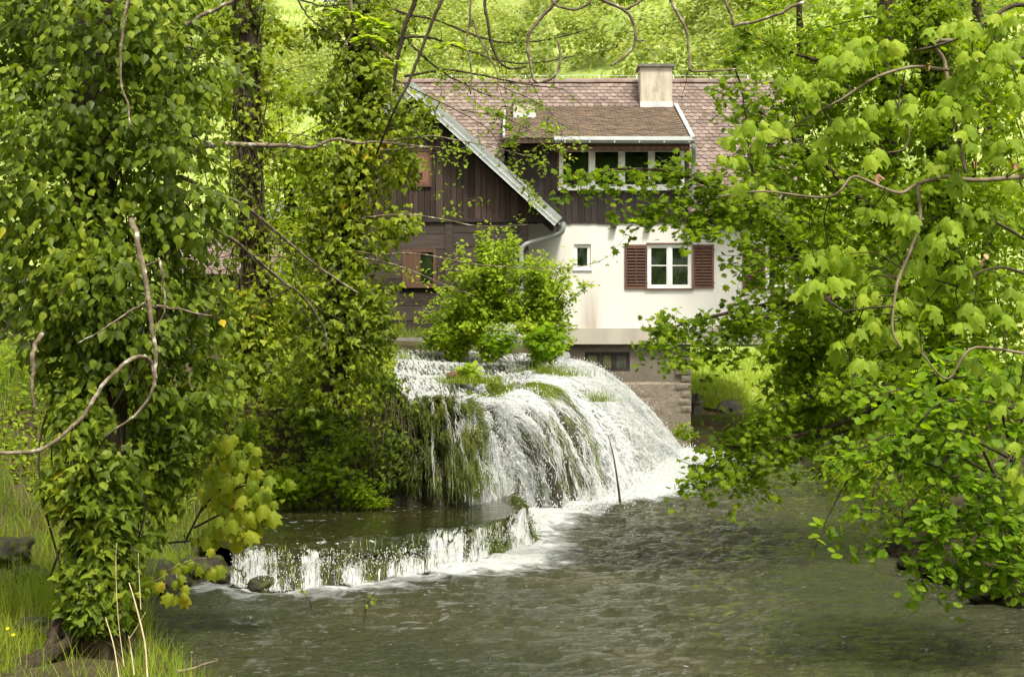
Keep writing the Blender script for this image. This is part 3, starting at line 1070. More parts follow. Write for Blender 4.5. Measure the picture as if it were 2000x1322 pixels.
def tile_outline(wd, ln, th):
    """plain clay tile with a rounded tail, local y up the slope, z out of it"""
    a = wd / 2 - .004
    o = [(-a, ln), (-a, .055), (-a * .8, .02), (-a * .4, .004), (0, 0), (a * .4, .004), (a * .8, .02), (a, .055), (a, ln)]
    n = len(o)
    v = [(x, y, th) for x, y in o] + [(x, y, 0) for x, y in o]
    f4 = [(i, i + n, (i + 1) % n + n, (i + 1) % n) for i in range(n)]
    fan = [(0, i, i + 1) for i in range(1, n - 1)]
    return np.array(v), np.array(f4), np.array(fan)


TV, T4, T3 = tile_outline(.178, .30, .026)
ROW, TW = .15, .178
TN = unit(UN * 1.0 - UD * .0)
tile_me = MB().add(TV, T4).add(TV, T3).mesh('tile', TILE)
tilt = math.radians(7)
base_rot = Matrix(((1, 0, 0), (0, UD[1], UN[1]), (0, UD[2], UN[2])))
big, rest = [], []
for r in range(int(SL / ROW)):
    d = r * ROW - .03
    off = TW / 2 * (r % 2)
    for k in range(int((HX1 - HX0 + .25) / TW)):
        x = HX0 - .12 + off + TW * (k + .5)
        p = slope_pt(x, d)
        if DX0 - .05 < x < DX1 + .02 and p[1] < DYT - .02:
            continue
        px = 1000 + p[0] / p[1] * F
        py = HZ - (p[2] - CH) / p[1] * F
        inview = (840 < px < 1240 and 168 < py < 214) or (1318 < px < 1400 and 168 < py < 300) or (px < 1000 and py < 330 and px > 850 + (py - 190) * 1.1 and py > 205)
        (big if inview else rest).append((x, d))
random.shuffle(big)
rest += big[300:]
for x, d in big[:300]:
    q = link('tile', tile_me, roof)
    rot = base_rot @ Matrix.Rotation(-tilt + random.uniform(-.02, .02), 3, 'X') @ Matrix.Rotation(random.uniform(-.02, .02), 3, 'Z')
    q.matrix_basis = Matrix.Translation(slope_pt(x + random.uniform(-.003, .003), d, random.uniform(.012, .02))) @ rot.to_4x4()


def tiles_joined(name, places, org, ux, ud, un, mat, parent, V0=TV, tl=tilt):
    """many tiles as one mesh: places = (x, d) on the slope"""
    pl = np.array(places)
    n = len(pl)
    ct, st = math.cos(-tl), math.sin(-tl)
    v = V0.copy()
    y, z = v[:, 1] * ct - v[:, 2] * st, v[:, 1] * st + v[:, 2] * ct
    jx = rng.uniform(-.003, .003, n)
    jz = rng.uniform(.010, .022, n)
    W = (org[None, None] + ux * (pl[:, 0] + jx)[:, None, None] + ud * pl[:, 1][:, None, None] + un * jz[:, None, None]
         + v[None, :, 0, None] * ux + y[None, :, None] * ud + z[None, :, None] * un)
    m = len(v)
    acc = MB()
    acc.v.append(W.reshape(-1, 3))
    acc.n = n * m
    off = (np.arange(n) * m)[:, None, None]
    acc.f += [(T4[None] + off).reshape(-1, 4), (T3[None] + off).reshape(-1, 3)]
    return acc.build(name, mat, parent, False, 'stuff')


X_ = np.array([1., 0, 0])
tiles_joined('tiles', rest, np.array([0, EY, EZ]), X_, UD, UN, TILE, roof)
a = np.linspace(-.2, math.pi + .2, 9)
acc = MB()
prof = np.stack([np.zeros(9), np.cos(a) * .12, np.sin(a) * .10], -1)
acc.grid(np.stack([prof, prof * [1, 1.1, 1.12] + [.40, 0, 0]]))
acc.grid(np.stack([prof * .86, prof * [1, 1.1, 1.12] * .86 + [.40, 0, 0]]), flip=True)
ridge_me = acc.mesh('ridge_tile', RIDGE, True)
for i in range(27):
    q = link('ridge_tile', ridge_me, roof)
    q.location = (HX0 - .1 + i * .375, RY_, RZ_ - .02 + random.uniform(-.008, .008))
acc = MB()
wz = RZ_ + .17
acc.tube([(HX0 + 1, RY_, wz)] + [(HX0 + 1 + i, RY_, wz - .02 * (i % 2)) for i in range(1, 10)], .006, 5)
wire = acc.build('ridge_wire', METALW, roof)
for i in range(9):
    x = HX0 + 1.4 + i * .98
    MB().beam((x, RY_ - .10, RZ_ + .05), (x, RY_, wz - .01), .02, .012).build('wire_clip', METALW, roof)

# chimney and the stub stack
ch_y = 36.75
kc = F / ch_y
cx0, cx1 = (1251 - 1000) / kc, (1313 - 1000) / kc
cz0, cz1 = CH + (HZ - 213) / kc, CH + (HZ - 131) / kc
acc = MB()
nn = 9
acc.box(cx0, cx1, ch_y, ch_y + .62, cz0 - .5, cz1)
chm = acc.build('chimney', CHIM, wh)
MB().box(cx0 - .06, cx1 + .06, ch_y - .07, ch_y + .69, cz1, cz1 + .07).build('chimney_cap', SLATE, chm)
MB().box(cx0 - .012, cx1 + .012, ch_y - .02, ch_y + .3, cz0 - .03, cz0 + .19).build('chimney_flashing', METALW, chm)
MB().tube([(cx0 + .42, ch_y + .3, cz1 + .07), (cx0 + .42, ch_y + .3, cz1 + .45)], .008, 5).build('lightning_rod', SLATE, chm)
st_y = 35.5
ks = F / st_y
sx0, sx1 = (1003 - 1000) / ks, (1046 - 1000) / ks
sz0, sz1 = CH + (HZ - 234) / ks, CH + (HZ - 199) / ks
stb = MB().box(sx0, sx1, st_y, st_y + .5, sz0 - .2, sz1).build('stub_stack', CHIM, wh)
MB().box(sx0 - .01, sx1 + .01, st_y - .015, st_y + .3, sz0 - .03, sz0 + .17).build('stack_flashing', METALW, stb)
MB().box(sx0 - .04, sx1 + .04, st_y - .04, st_y + .54, sz1, sz1 + .05).build('stack_cap', SLATE, stb)

# dormer
DE_Y, DE_Z, DT_Z = 33.42, 7.36, EZ + (DYT - EY) * UD[2] / UD[1]
DL = math.hypot(DYT - DE_Y, DT_Z - DE_Z)
DU = np.array([0, (DYT - DE_Y) / DL, (DT_Z - DE_Z) / DL])
DN = np.array([0, -DU[2], DU[1]])
dpt = lambda x, d, h=0.: np.array([x, DE_Y, DE_Z]) + DU * d + DN * h
V = [dpt(DX0, 0, -.01), dpt(DX1, 0, -.01), dpt(DX1, DL + .1, -.01), dpt(DX0, DL + .1, -.01), dpt(DX0, 0, -.11), dpt(DX1, 0, -.11), dpt(DX1, DL + .1, -.11), dpt(DX0, DL + .1, -.11)]
droof = MB().add(V, [(0, 1, 2, 3), (7, 6, 5, 4), (0, 4, 5, 1), (1, 5, 6, 2), (3, 2, 6, 7), (0, 3, 7, 4)]).build('dormer_roof', DTILE, wh)
pl = []
for r in range(int(DL / .14)):
    for k in range(int((DX1 - DX0) / TW)):
        pl.append((DX0 + TW * (k + .5 + (r % 2) * .5) - .02, r * .14 - .03))
tiles_joined('dormer_tiles', [q for q in pl if q[0] < DX1 - .05], np.array([0, DE_Y, DE_Z]), X_, DU, DN, DTILE, droof)
MB().beam(dpt(DX1 + .02, -.02, .03), dpt(DX1 + .02, DL + .12, .06), .09, .05, DN).build('verge_flashing', METALW, droof)
MB().beam(dpt(DX0 - .02, -.02, .05), dpt(DX0 - .02, DL * .8, .07), .05, .06, DN).build('verge_flashing', METALW, droof)
MB().box(fx(1081), DX1, 33.35, 33.36, DE_Z - .045, DE_Z + .045).build('eaves_flashing', METALW, droof)


def gutter(acc, p, q, r):
    """half-round channel from p to q"""
    p, q = np.array(p, float), np.array(q, float)
    d = unit(q - p)
    b = unit(np.cross(d, [0, 0, 1.]))
    a = np.linspace(math.pi, 2 * math.pi, 9)
    for rr, fl_ in ((r, False), (r * .9, True)):
        prof = np.cos(a)[:, None] * b * rr + np.sin(a)[:, None] * np.array([0, 0, 1.]) * rr
        acc.grid(np.stack([p + prof, q + prof]), flip=fl_)
    for o_ in (p, q):
        prof = o_ + np.cos(a)[:, None] * b * r + np.sin(a)[:, None] * np.array([0, 0, 1.]) * r
        acc.add(prof, [(0, i, i + 1) for i in range(1, 8)])
    for s_ in (-1, 1):
        acc.tube([p + b * r * s_, q + b * r * s_], .012, 6)
    return acc


gut = gutter(MB(), (fx(1083), 33.29, DE_Z - .06), (DX1 + .04, 33.29, DE_Z - .075), .065).build('gutter', METAL, wh, True)
for i in range(6):
    x = fx(1100) + i * .58
    MB().box(x, x + .025, 33.222, 33.228, DE_Z - .12, DE_Z - .05).build('gutter_bracket', METALW, gut)
dp = MB().tube(spline([(DX1 + .02, 33.29, DE_Z - .12), (DX1 + .02, 33.3, DE_Z - .25), (DX1 + .05, 33.45, DE_Z - .4), (DX1 + .05, 33.6, DE_Z - .75), (DX1 + .05, 33.5, 5.75)], 14), .05, 10).build('downpipe', METAL, wh, True)
MB().box(fx(1078), DX1 - .04, 33.5, 33.56, DE_Z - .27, DE_Z - .10).build('fascia_board', ORANGE, wh)
# dormer front: vertical boards round a band of windows
dw = (fx(1092), fx(1336), fz(369), fz(289))
MB().box(DX0 + .06, DX1 - .05, YF + .035, YF + .09, fz(434), DE_Z - .06).build('dormer_wall', TIMBER, wh)
dfront = MB().prism([(DX0 + .1, 5.5), (DX0 + .16, 5.5), (DX0 + .16, DE_Z), (DX0 + .1, DE_Z)], YF + .1, YF + .11).build('dormer_cheek', TIMBER, wh)
for xx in (DX0 + .05, DX1 - .05):
    acc = MB()
    acc.add([(xx, 34.0, 5.95), (xx, 34.0, 7.45), (xx, 36.7, 8.5)], [(0, 1, 2)])
    acc.build('dormer_cheek', TIMBER, wh)
x = fx(999)
while x < fx(1345):
    wd = .155 + random.uniform(-.02, .02)
    x2 = min(x + wd, fx(1346))
    top = dw[2] - .01 if (x2 > dw[0] and x < dw[1]) else DE_Z - .08
    if x < dw[0] < x2:
        x2 = dw[0]
        top = DE_Z - .08
    if x < dw[1] < x2:
        x2 = dw[1]
        top = dw[2] - .01
    MB().box(x, x2 - .008, YF - .03 - random.random() * .012, YF + .03, fz(436) - random.random() * .02, top).build('board', TIMBER, wh)
    x = x2
o = casement('band_window', dw[0], dw[1], dw[2], dw[3], YF - .06, 4, 0, WHITE, [PANE], .07, 'long white band window of the dormer')
MB().box(dw[0] - .03, dw[1] + .03, YF - .12, YF - .06, dw[2] - .05, dw[2] - .003).build('sill', WHITE, o)
MB().box(dw[0] - .06, dw[0] - .003, YF - .05, YF - .035, dw[2], dw[3]).build('side_trim', ORANGE, o)

# cellar pier under the house
px0, px1, PYF = fx(1040), fx(1350), 34.14
gxp, gzp = np.linspace(px0, px1, 60), np.linspace(-.6, 2.54, 60)
cw = (fx(1143), fx(1231), fz(725), fz(687))
gxp = np.unique(np.concatenate([gxp[~((gxp > cw[0] - .05) & (gxp < cw[1] + .05))], [cw[0], cw[1]], np.linspace(cw[0] + .05, cw[1] - .05, 10)]))
gzp = np.unique(np.concatenate([gzp[~((gzp > cw[2] - .03) & (gzp < cw[3] + .03))], [cw[2], cw[3], (cw[2] + cw[3]) / 2]]))
A, B = np.meshgrid(gxp, gzp, indexing='ij')
dis = (fbm(A * 4, B * 5, 2.) - .5) * .06 * (1 - sstep(1.45, 1.75, B)) + (fbm(A * 2, B * 2, 7.) - .5) * .015
dis = dis * sstep(0, .2, px1 - A)
V = np.stack([A, PYF + dis - .05 * (B < 1.6), B], -1)
i, j = np.meshgrid(np.arange(len(gxp) - 1), np.arange(len(gzp) - 1), indexing='ij')
hole = (gxp[i] >= cw[0] - 1e-6) & (gxp[i + 1] <= cw[1] + 1e-6) & (gzp[j] >= cw[2] - 1e-6) & (gzp[j + 1] <= cw[3] + 1e-6)
nb = len(gzp)
f = np.stack([i * nb + j, (i + 1) * nb + j, (i + 1) * nb + j + 1, i * nb + j + 1], -1)[~hole]
pier = MB().add(V.reshape(-1, 3), f).box(px0, px1 - .003, PYF + .25, 38.2, -.6, 2.535).box(px1 - .25, px1 - .001, PYF + .03, PYF + .25, -.6, 2.53).build('pier', PIER, wh, False)
for k in range(7):                       # corner stones at the right edge
    zz = 1.98 - k * .17 - (.04 if k > 3 else 0)
    wd = .36 if k % 2 else .22
    a0, b0 = px1 - wd, px1 + .012
    acc = MB()
    u_, v_ = np.meshgrid(np.linspace(0, 1, 5), np.linspace(0, 1, 4), indexing='ij')
    Q = np.stack([a0 + (b0 - a0) * u_, PYF - .075 - .02 * fbm(u_ * 3 + k * 9, v_ * 3, 1.) + .02 * (np.maximum(abs(u_ - .5), abs(v_ - .5)) > .45), zz + .15 * v_], -1)
    acc.grid(Q)
    acc.box(a0, b0, PYF - .06, PYF + .2, zz, zz + .15)
    acc.build('corner_stone', PIER, pier)
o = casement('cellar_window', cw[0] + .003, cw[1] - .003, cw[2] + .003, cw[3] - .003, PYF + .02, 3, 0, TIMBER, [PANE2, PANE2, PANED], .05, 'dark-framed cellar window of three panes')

# ------------------------------------------------------------------ timber house with the gable
WY, WR = 32.5, 32.1
KW, KR = F / WY, F / WR
wx = lambda px: (px - 1000) / KW
wz_ = lambda py: CH + (HZ - py) / KW
AX, AZ = (805 - 1000) / KR, CH + (HZ - 166) / KR
EXR, EZR = (1093 - 1000) / KR, CH + (HZ - 428) / KR
EXL = 2 * AX - EXR
th = thing('timber_house', 'dark brown timber house with boarded gable left of the white wall', 'house', (AX, WY, 2.6))
SR = np.array([EXR - AX, 0, EZR - AZ])
SLW = np.linalg.norm(SR)
dR = SR / SLW
nR = np.array([-dR[2], 0, dR[0]])
acc = MB()
for sgn in (1, -1):
    d = dR * [sgn, 1, 1]
    n_ = nR * [sgn, 1, 1]
    a = np.array([AX, 0, AZ]) - n_ * .05
    e = a + d * SLW
    V = [a + [0, WR, 0], e + [0, WR, 0], e + [0, 37.2, 0], a + [0, 37.2, 0]]
    V += [q - n_ * .12 for q in V]
    f = [(0, 1, 2, 3), (7, 6, 5, 4), (0, 4, 5, 1), (1, 5, 6, 2), (3, 2, 6, 7), (0, 3, 7, 4)]
    acc.add(V, f)
wroof = acc.build('roof', TIMBER, th)
Y_ = np.array([0, 1., 0])
for sgn in (1, -1):
    d = dR * [sgn, 1, 1]
    n_ = nR * [sgn, 1, 1]
    org = np.array([AX, WR, AZ]) + d * SLW
    pl = [((k + .5 + .5 * (r % 2)) * TW, r * ROW - .03) for r in range(int(SLW / ROW)) for k in range(27)]
    tiles_joined('tiles', pl, org, Y_ * 1.0, -d, n_, TILE, wroof)
# verge flashing: stepped bands of sheet zinc down the front edge
A3 = np.array([AX, WR, AZ])
for sgn in (1, -1):
    d = dR * [sgn, 1, 1]
    n_ = nR * [sgn, 1, 1]
    f0 = wroof
    lift = 0 if sgn > 0 else .012
    for (off, dy, w1_, h1_, mt) in ((.02, -.02, .10, .08, METAL), (-.055, -.04, .05, .07, METAL), (-.10, -.06, .06, .022, METALW), (-.145, -.055, .05, .07, METAL), (-.19, -.08, .06, .022, METALW)):
        MB().beam(A3 + n_ * off + [0, dy + lift, 0] - d * .02, A3 + n_ * off + d * (SLW + .02) + [0, dy + lift, 0], w1_, h1_, n_).build('verge_band', mt, f0)
    for k in range(9):
        c = A3 + d * (.3 + k * .5) + n_ * -.10
        MB().beam(c + [0, -.1, 0] - n_ * .03, c + [0, -.1, 0] + n_ * .05, .02, .012, Y_).build('seam_clip', METALW, f0)
# gable boards
zsplit = wz_(432)


def under(x):
    return AZ - abs(x - AX) * (-dR[2] / dR[0]) - .38


MB().prism([(EXL + .75, 2.6), (EXR - .75 + .05, 2.6), (EXR - .7, under(EXR - .7)), (AX, AZ - .36), (EXL + .7, under(EXL + .7))], WY + .04, 36.6).build('wall', TIMBER, th)
x = EXL + .35
while x < EXR - .3:
    wd = .15 + random.uniform(-.03, .03)
    x2 = min(x + wd, EXR - .3)
    if x < AX < x2:
        x2 = AX
    yj = WY - .03 - random.random() * .02
    a, b = x, x2 - .010
    za, zb = under(a) + .1, under(b) + .1
    if max(za, zb) > zsplit + .02:
        z0 = zsplit - random.random() * .03
        MB().prism([(a, z0), (b, z0), (b, max(zb, z0 + .01)), (a, max(za, z0 + .01))], yj, WY + .03).build('board', WOOD, th)
    x = x2
# horizontal planks between posts below
posts = [wx(560), wx(700), wx(877), wx(1024)]
for p0 in posts:
    MB().box(p0 - .09, p0 + .09, WY - .05, WY + .03, 2.75, zsplit - .01).build('post', PLANK, th)
MB().box(EXL + .7, EXR - .72, WY - .075, WY - .05, zsplit - .03, zsplit + .05).build('drip_board', PLANK, th)
lo = (wx(786), wx(852), wz_(560), wz_(487))
for a, b in zip([EXL + .75 - .09] + posts, posts + [EXR - .72]):
    z = 2.75
    while z < zsplit - .05:
        h = min(.33 + random.uniform(-.03, .03), zsplit - .02 - z)
        x0, x1 = a + .095, b - .095
        segs = [(x0, x1)]
        if z < lo[3] and z + h > lo[2] and x0 < lo[1] and x1 > lo[0]:
            segs = [(x0, lo[0]), (lo[1], x1)]
        for (q0, q1) in segs:
            if q1 - q0 > .04:
                MB().box(q0, q1, WY - .02 - random.random() * .018, WY + .03, z, z + h - .010).build('plank', PLANK, th)
        z += h
MB().box(EXL + .6, EXR - .65, WY - .10, 36.5, 2.2, 2.74).build('stone_plinth', GREY, th)
# lower window: warm wooden frame, left leaf closed
acc = MB()
frame(acc, lo[0], lo[1], lo[2], lo[3], WY - .06, WY + .03, .07)
o = acc.build('window', ORANGE, th)
MB().box(lo[0] + .07, (lo[0] + lo[1]) / 2 + .03, WY - .04, WY, lo[2] + .07, lo[3] - .07).build('shutter_leaf', ORANGE, o)
MB().box((lo[0] + lo[1]) / 2 + .035, lo[1] - .07, WY - .005, WY + .01, lo[2] + .07, lo[3] - .07).build('pane', PANE, o)
MB().box(lo[0] - .03, lo[1] + .03, WY - .10, WY - .062, lo[2] - .03, lo[2] + .01).build('sill', ORANGE, o)
hi = (wx(802), wx(843), wz_(366), wz_(292))
acc = MB()
frame(acc, hi[0], hi[1], hi[2], hi[3], WY - .09, WY - .055, .06)
o = acc.build('hatch', ORANGE, th)
o['label'] = 'orange-framed reddish hatch in the gable'
MB().box(hi[0] + .06, hi[1] - .06, WY - .075, WY - .055, hi[2] + .06, hi[3] - .06).build('hatch_panel', RED, o)
acc = MB()
frame(acc, hi[0] + .10, hi[1] - .10, hi[2] + .10, hi[3] - .10, WY - .082, WY - .0755, .03)
acc.build('panel_moulding', RED, o)
# gutter along the right eaves (seen end-on) and its downpipe
gx0 = EXR + .06
g_ = gutter(MB(), (gx0, WR - .05, EZR - .09), (gx0, 34.0, EZR - .07), .075).build('gutter', METAL, th, True)
pts = [P(1099, 433, 32.05), P(1100, 447, 32.05), P(1094, 456, 32.1), P(1076, 463, 32.25), P(1042, 472, 32.4), P(1026, 478, 32.4), P(1019, 488, 32.4), P(1018, 510, 32.4), P(1018, 640, 32.4)]
MB().tube(spline(pts, 40), .055, 10).build('downpipe', METAL, th, True)

# ------------------------------------------------------------------ meadow edge seen under the house
YM = 36.9
kx = lambda px, D=YM: (px - 1000) / F * D
kz = lambda py, D=YM: CH - (py - HZ) / F * D
A, B = np.meshgrid(np.linspace(kx(1345), kx(1640), 80), np.linspace(-.6, kz(806), 30), indexing='ij')
V = np.stack([A, YM - .15 + (fbm(A * 3, B * 4, 2.) - .5) * .35 - (.0) * B, B + (fbm(A * 2, A * 0 + 1., 5.) - .5) * .10 * (B > 0)], -1)
acc = MB().grid(V)
T = V[:, -1]
acc.grid(np.stack([T, T + [0, .8, .0], T + [0, .82, -1.0]], 1))
tag(acc.build('retaining_wall', REDWALL, None, True), 'reddish crumbling earth wall at the water below the meadow', 'wall')
tag(MB().box(kx(1352), kx(1369), YM - .35, YM + .1, kz(822), kz(792)).build('stone_block', GREY), 'square grey stone block beside the cellar pier', 'block')


def rock(name, c, r, mat, label, cat='stone', group=None, seed=0., sq=(1, 1, .7)):
    a, b = np.meshgrid(np.linspace(0, 2 * np.pi, 41), np.linspace(0, np.pi, 24), indexing='ij')
    d = np.stack([np.cos(a) * np.sin(b), np.sin(a) * np.sin(b), np.cos(b)], -1)
    k = 1 + (fbm(d[..., 0] * 1.6 + seed, d[..., 1] * 1.6, d[..., 2] * 1.6, 5) - .5) * 1.15 + (fbm(d[..., 0] * 6 + seed, d[..., 1] * 6, d[..., 2] * 6, 3) - .5) * .22
    V = np.array(c) + d * (r * k)[..., None] * np.array(sq)
    V[-1] = V[0]
    o = MB().grid(V).build(name, mat, None, True)
    return tag(o, label, cat, group)


rock('round_stone', (kx(1361), YM - .1, kz(782)), .17, GREY, 'dark rounded stone lying on the square grey block', 'stone', None, 3., (1, 1, 1))
# old millstone leaning at the foot of the meadow
a = np.linspace(0, 2 * np.pi, 28, endpoint=False)
cx, cz = kx(1428), kz(806)
acc = MB()
ring = np.stack([np.cos(a) * .36, np.zeros(28), np.sin(a) * .36], -1)
tilt_ = Matrix.Rotation(math.radians(-35), 3, 'X')
R_ = np.array(tilt_)
rings = [ring * .18 + [0, -.02, 0], ring * .92 + [0, -.02, 0], ring + [0, .02, 0], ring + [0, .13, 0], ring * .95 + [0, .15, 0], ring * .0 + [0, .15, 0]]
V = np.stack([q @ R_.T for q in rings]) + [cx, YM + .1, cz + .05]
V = np.concatenate([V, V[:, :1]], 1)
acc.grid(V)
tag(acc.build('millstone', GREY, None, False), 'old round millstone leaning at the foot of the bright meadow', 'millstone')
tag(MB().tube([(kx(1368), YM + .1, kz(796)), (kx(1388), YM + .05, kz(800)), (kx(1412), YM + .05, kz(803))], [.035, .04, .03], 8).build('timber_pole', TWIG), 'thin dark pole lying between grey block and millstone', 'pole')

# ------------------------------------------------------------------ shed and fence behind the ivy trees
SD = 40.0
sx = lambda px: (px - 1000) / F * SD
sz = lambda py, D=SD: CH - (py - HZ) / F * D
shed = thing('tiled_shed', 'low shed with pinkish tiled roof behind the slim ivy trunk', 'shed', (sx(480), SD, 2.6))
e0, e1 = np.array([0, SD - .3, sz(538)]), np.array([0, SD + 2.2, CH + (HZ - 468) / F * (SD + 2.2)])
MB().box(sx(330), sx(640), SD, SD + 4, 2.2, sz(536)).build('wall', PLANK, shed)
su = unit(e1 - e0)
sn = np.array([0, -su[2], su[1]])
L_ = np.linalg.norm(e1 - e0)
V = [e0 + X_ * sx(320), e0 + X_ * sx(650), e1 + X_ * sx(650), e1 + X_ * sx(320)]
V += [q - sn * .1 for q in V]
srf = MB().add(V, [(0, 1, 2, 3), (7, 6, 5, 4), (0, 4, 5, 1), (1, 5, 6, 2), (3, 2, 6, 7), (0, 3, 7, 4)]).build('roof', TIMBER, shed)
pl = [(sx(322) + (k + .5 + .5 * (r % 2)) * TW, r * ROW - .03) for r in range(int(L_ / ROW)) for k in range(25)]
tiles_joined('tiles', pl, e0, X_, su, sn, TILE, srf)
fence = thing('picket_fence', 'weathered brown picket fence between the ivy trees', 'fence', P(480, 600, 30))
pk = MB().box(-.028, .028, -.012, .012, 0, .72).add([(-.028, -.012, .72), (.028, -.012, .72), (0, -.012, .78), (-.028, .012, .72), (.028, .012, .72), (0, .012, .78)], [(0, 1, 2), (3, 5, 4)]).mesh('picket', PLANK)
for k in range(22):
    q = link('picket', pk, fence)
    c = P(400 + k * 9.0, 618, 30)
    q.matrix_parent_inverse = Matrix.Translation(-fence.location)
    q.location = (c[0], c[1] + random.uniform(-.01, .01), c[2] + random.uniform(-.02, .02))
for py in (560, 594):
    MB().beam(P(395, py, 30.02), P(600, py, 30.02), .03, .07).build('rail', PLANK, fence)
bf = thing('board_fence', 'brown upright board fence behind the big ivy tree', 'fence', P(70, 640, 21))
for k in range(12):
    c = P(-15 + k * 15, 645, 21)
    MB().box(c[0] - .048, c[0] + .048, 21, 21.025, c[2] - .3, c[2] + .85 + random.uniform(-.03, .03)).build('board', ORANGE if k % 4 == 1 else PLANK, bf)
MB().beam(P(-25, 590, 21.05), P(170, 590, 21.05), .04, .08).build('rail', PLANK, bf)

# ------------------------------------------------------------------ leaves
def fan_leaf(outline, centre, cz=0.0, edge=-.06, mid=None):
    """flat outline as a fan about a raised centre: (verts, tris); x across, y towards the tip, z the upper face"""
    v = [(centre[0], centre[1], cz)] + [(x, y, edge * (abs(x) * 2) ** 1.3) for x, y in outline]
    n = len(outline)
    return np.array(v, float), np.array([(0, i + 1, (i + 1) % n + 1) for i in range(n)])


def mirror(half):
    """outline from its right half, base to tip"""
    return half + [(-x, y) for x, y in half[::-1] if abs(x) > 1e-6]


L_IVY = fan_leaf(mirror([(0, .06), (.34, -.06), (.50, .26), (.25, .44), (0, 1.0)]), (0, .3), .03, -.10)
L_RHOMB = fan_leaf(mirror([(0, 0), (.30, .12), (.38, .36), (.20, .66), (0, 1.0)]), (0, .4), .03, -.10)
L_OVAL = fan_leaf(mirror([(0, 0), (.27, .22), (.33, .5), (.22, .78), (0, 1.0)]), (0, .5), -.04, .03)
L_MAPLE = fan_leaf(mirror([(0, .02), (.22, -.12), (.30, .10), (.62, .22), (.36, .42), (.46, .78), (.20, .64), (0, 1.0)]), (0, .3), .04, -.06)
L_FAR = (np.array([(0, 0, 0), (.34, .5, -.05), (0, 1., 0), (-.34, .5, -.05)], float), np.array([(0, 1, 2), (0, 2, 3)]))
L_SMALL = (np.array([(0, 0, 0), (.30, .35, .06), (.24, .75, .05), (0, 1., 0), (-.24, .75, .05), (-.30, .35, .06)], float), np.array([(0, 1, 2), (0, 2, 3), (0, 3, 4), (0, 4, 5)]))


def syc_leaf():
    """broad five-lobed leaf that hangs like an umbrella"""
    half = [(0, .0), (.16, -.14), (.32, -.12), (.38, .02), (.54, .08), (.64, .26), (.52, .36), (.50, .44), (.58, .58), (.54, .76), (.38, .74), (.27, .76), (.18, .90), (0, 1.08)]
    out = mirror(half)
    n = len(out)
    c = np.array((0, .28))
    o = np.array(out)
    inner = c + (o - c) * .5
    z = lambda q, k: -k * ((q[:, 0] ** 2) * 1.9 + np.maximum(q[:, 1] - .1, 0) ** 2 * .85)
    fold = lambda q: .05 * np.hypot(q[:, 0], q[:, 1] - .2) * np.cos(np.arctan2(q[:, 0], q[:, 1] - .1) * 5.2)
    V = np.vstack([[(0, .28, .02)], np.c_[inner, z(inner, .75) + fold(inner)], np.c_[o, z(o, .75) + fold(o)]])
    f = [(0, i + 1, (i + 1) % n + 1) for i in range(n)]
    for i in range(n):
        j = (i + 1) % n
        f += [(i + 1, n + i + 1, n + j + 1), (i + 1, n + j + 1, j + 1)]
    return V, np.array(f)


L_SYC = syc_leaf()


def frames(nrm, tip):
    n = unit(nrm)
    t = unit(tip - n * (tip * n).sum(-1, keepdims=True))
    b = np.cross(t, n)
    return b, t, n


def put_leaves(acc, tpl, pos, nrm, tip, size):
    V0, F0 = tpl
    b, t, n = frames(nrm, tip)
    s = size[:, None, None]
    W = pos[:, None] + s * (V0[None, :, 0, None] * b[:, None] + V0[None, :, 1, None] * t[:, None] + V0[None, :, 2, None] * n[:, None])
    m = len(V0)
    acc.add(W.reshape(-1, 3), (F0[None] + (np.arange(len(pos)) * m)[:, None, None]).reshape(-1, F0.shape[1]))


def leaf_parts(parent, tpl, mat, pos, nrm, tip, size, name='leaf'):
    me = MB().add(*tpl).mesh(name, mat)
    b, t, n = frames(nrm, tip)
    for i in range(len(pos)):
        q = link(name, me, parent)
        M = Matrix.Identity(4)
        for c, v in enumerate((b[i], t[i], n[i])):
            for r in range(3):
                M[r][c] = float(v[r] * size[i])
        for r in range(3):
            M[r][3] = float(pos[i][r])
        q.matrix_basis = M


def project(p):
    return 1000 + p[:, 0] / p[:, 1] * F, HZ - (p[:, 2] - CH) / p[:, 1] * F


def dress(parent, tpl, mat, L, parts=300, name='foliage'):
    """leaves L=(pos, nrm, tip, size) of one plant: the largest in view as parts, the rest as one mass"""
    pos, nrm, tip, size = [np.concatenate(x) for x in zip(*L)] if isinstance(L, list) else L
    sel = np.zeros(len(pos), bool)
    if parts:
        px, py = project(pos)
        inside = (px > 5) & (px < 1995) & (py > 5) & (py < 1317)
        face = -unit(nrm)[:, 1] + .25 * unit(nrm)[:, 2]
        front = pos[:, 1]
        # front-most leaf of each small screen cell is the one that shows
        cell = (px // 34).astype(int) * 1000 + (py // 34).astype(int)
        order = np.lexsort((front, cell))
        first = np.ones(len(pos), bool)
        first[1:] = cell[order][1:] != cell[order][:-1]
        cand = order[first]
        cand = cand[inside[cand]]
        sc_ = size[cand] / pos[cand, 1] * (1 + .4 * face[cand])
        cand = cand[np.argsort(-sc_)][:parts]
        sel[cand] = True
        leaf_parts(parent, tpl, mat, pos[sel], nrm[sel], tip[sel], size[sel])
    acc = MB()
    k = ~sel
    if k.any():
        put_leaves(acc, tpl, pos[k], nrm[k], tip[k], size[k])
        acc.build(name, mat, parent, False, 'stuff')


def rand_dir(n):
    return unit(rng.normal(size=(n, 3)))


UP = np.array([0, 0, 1.0])


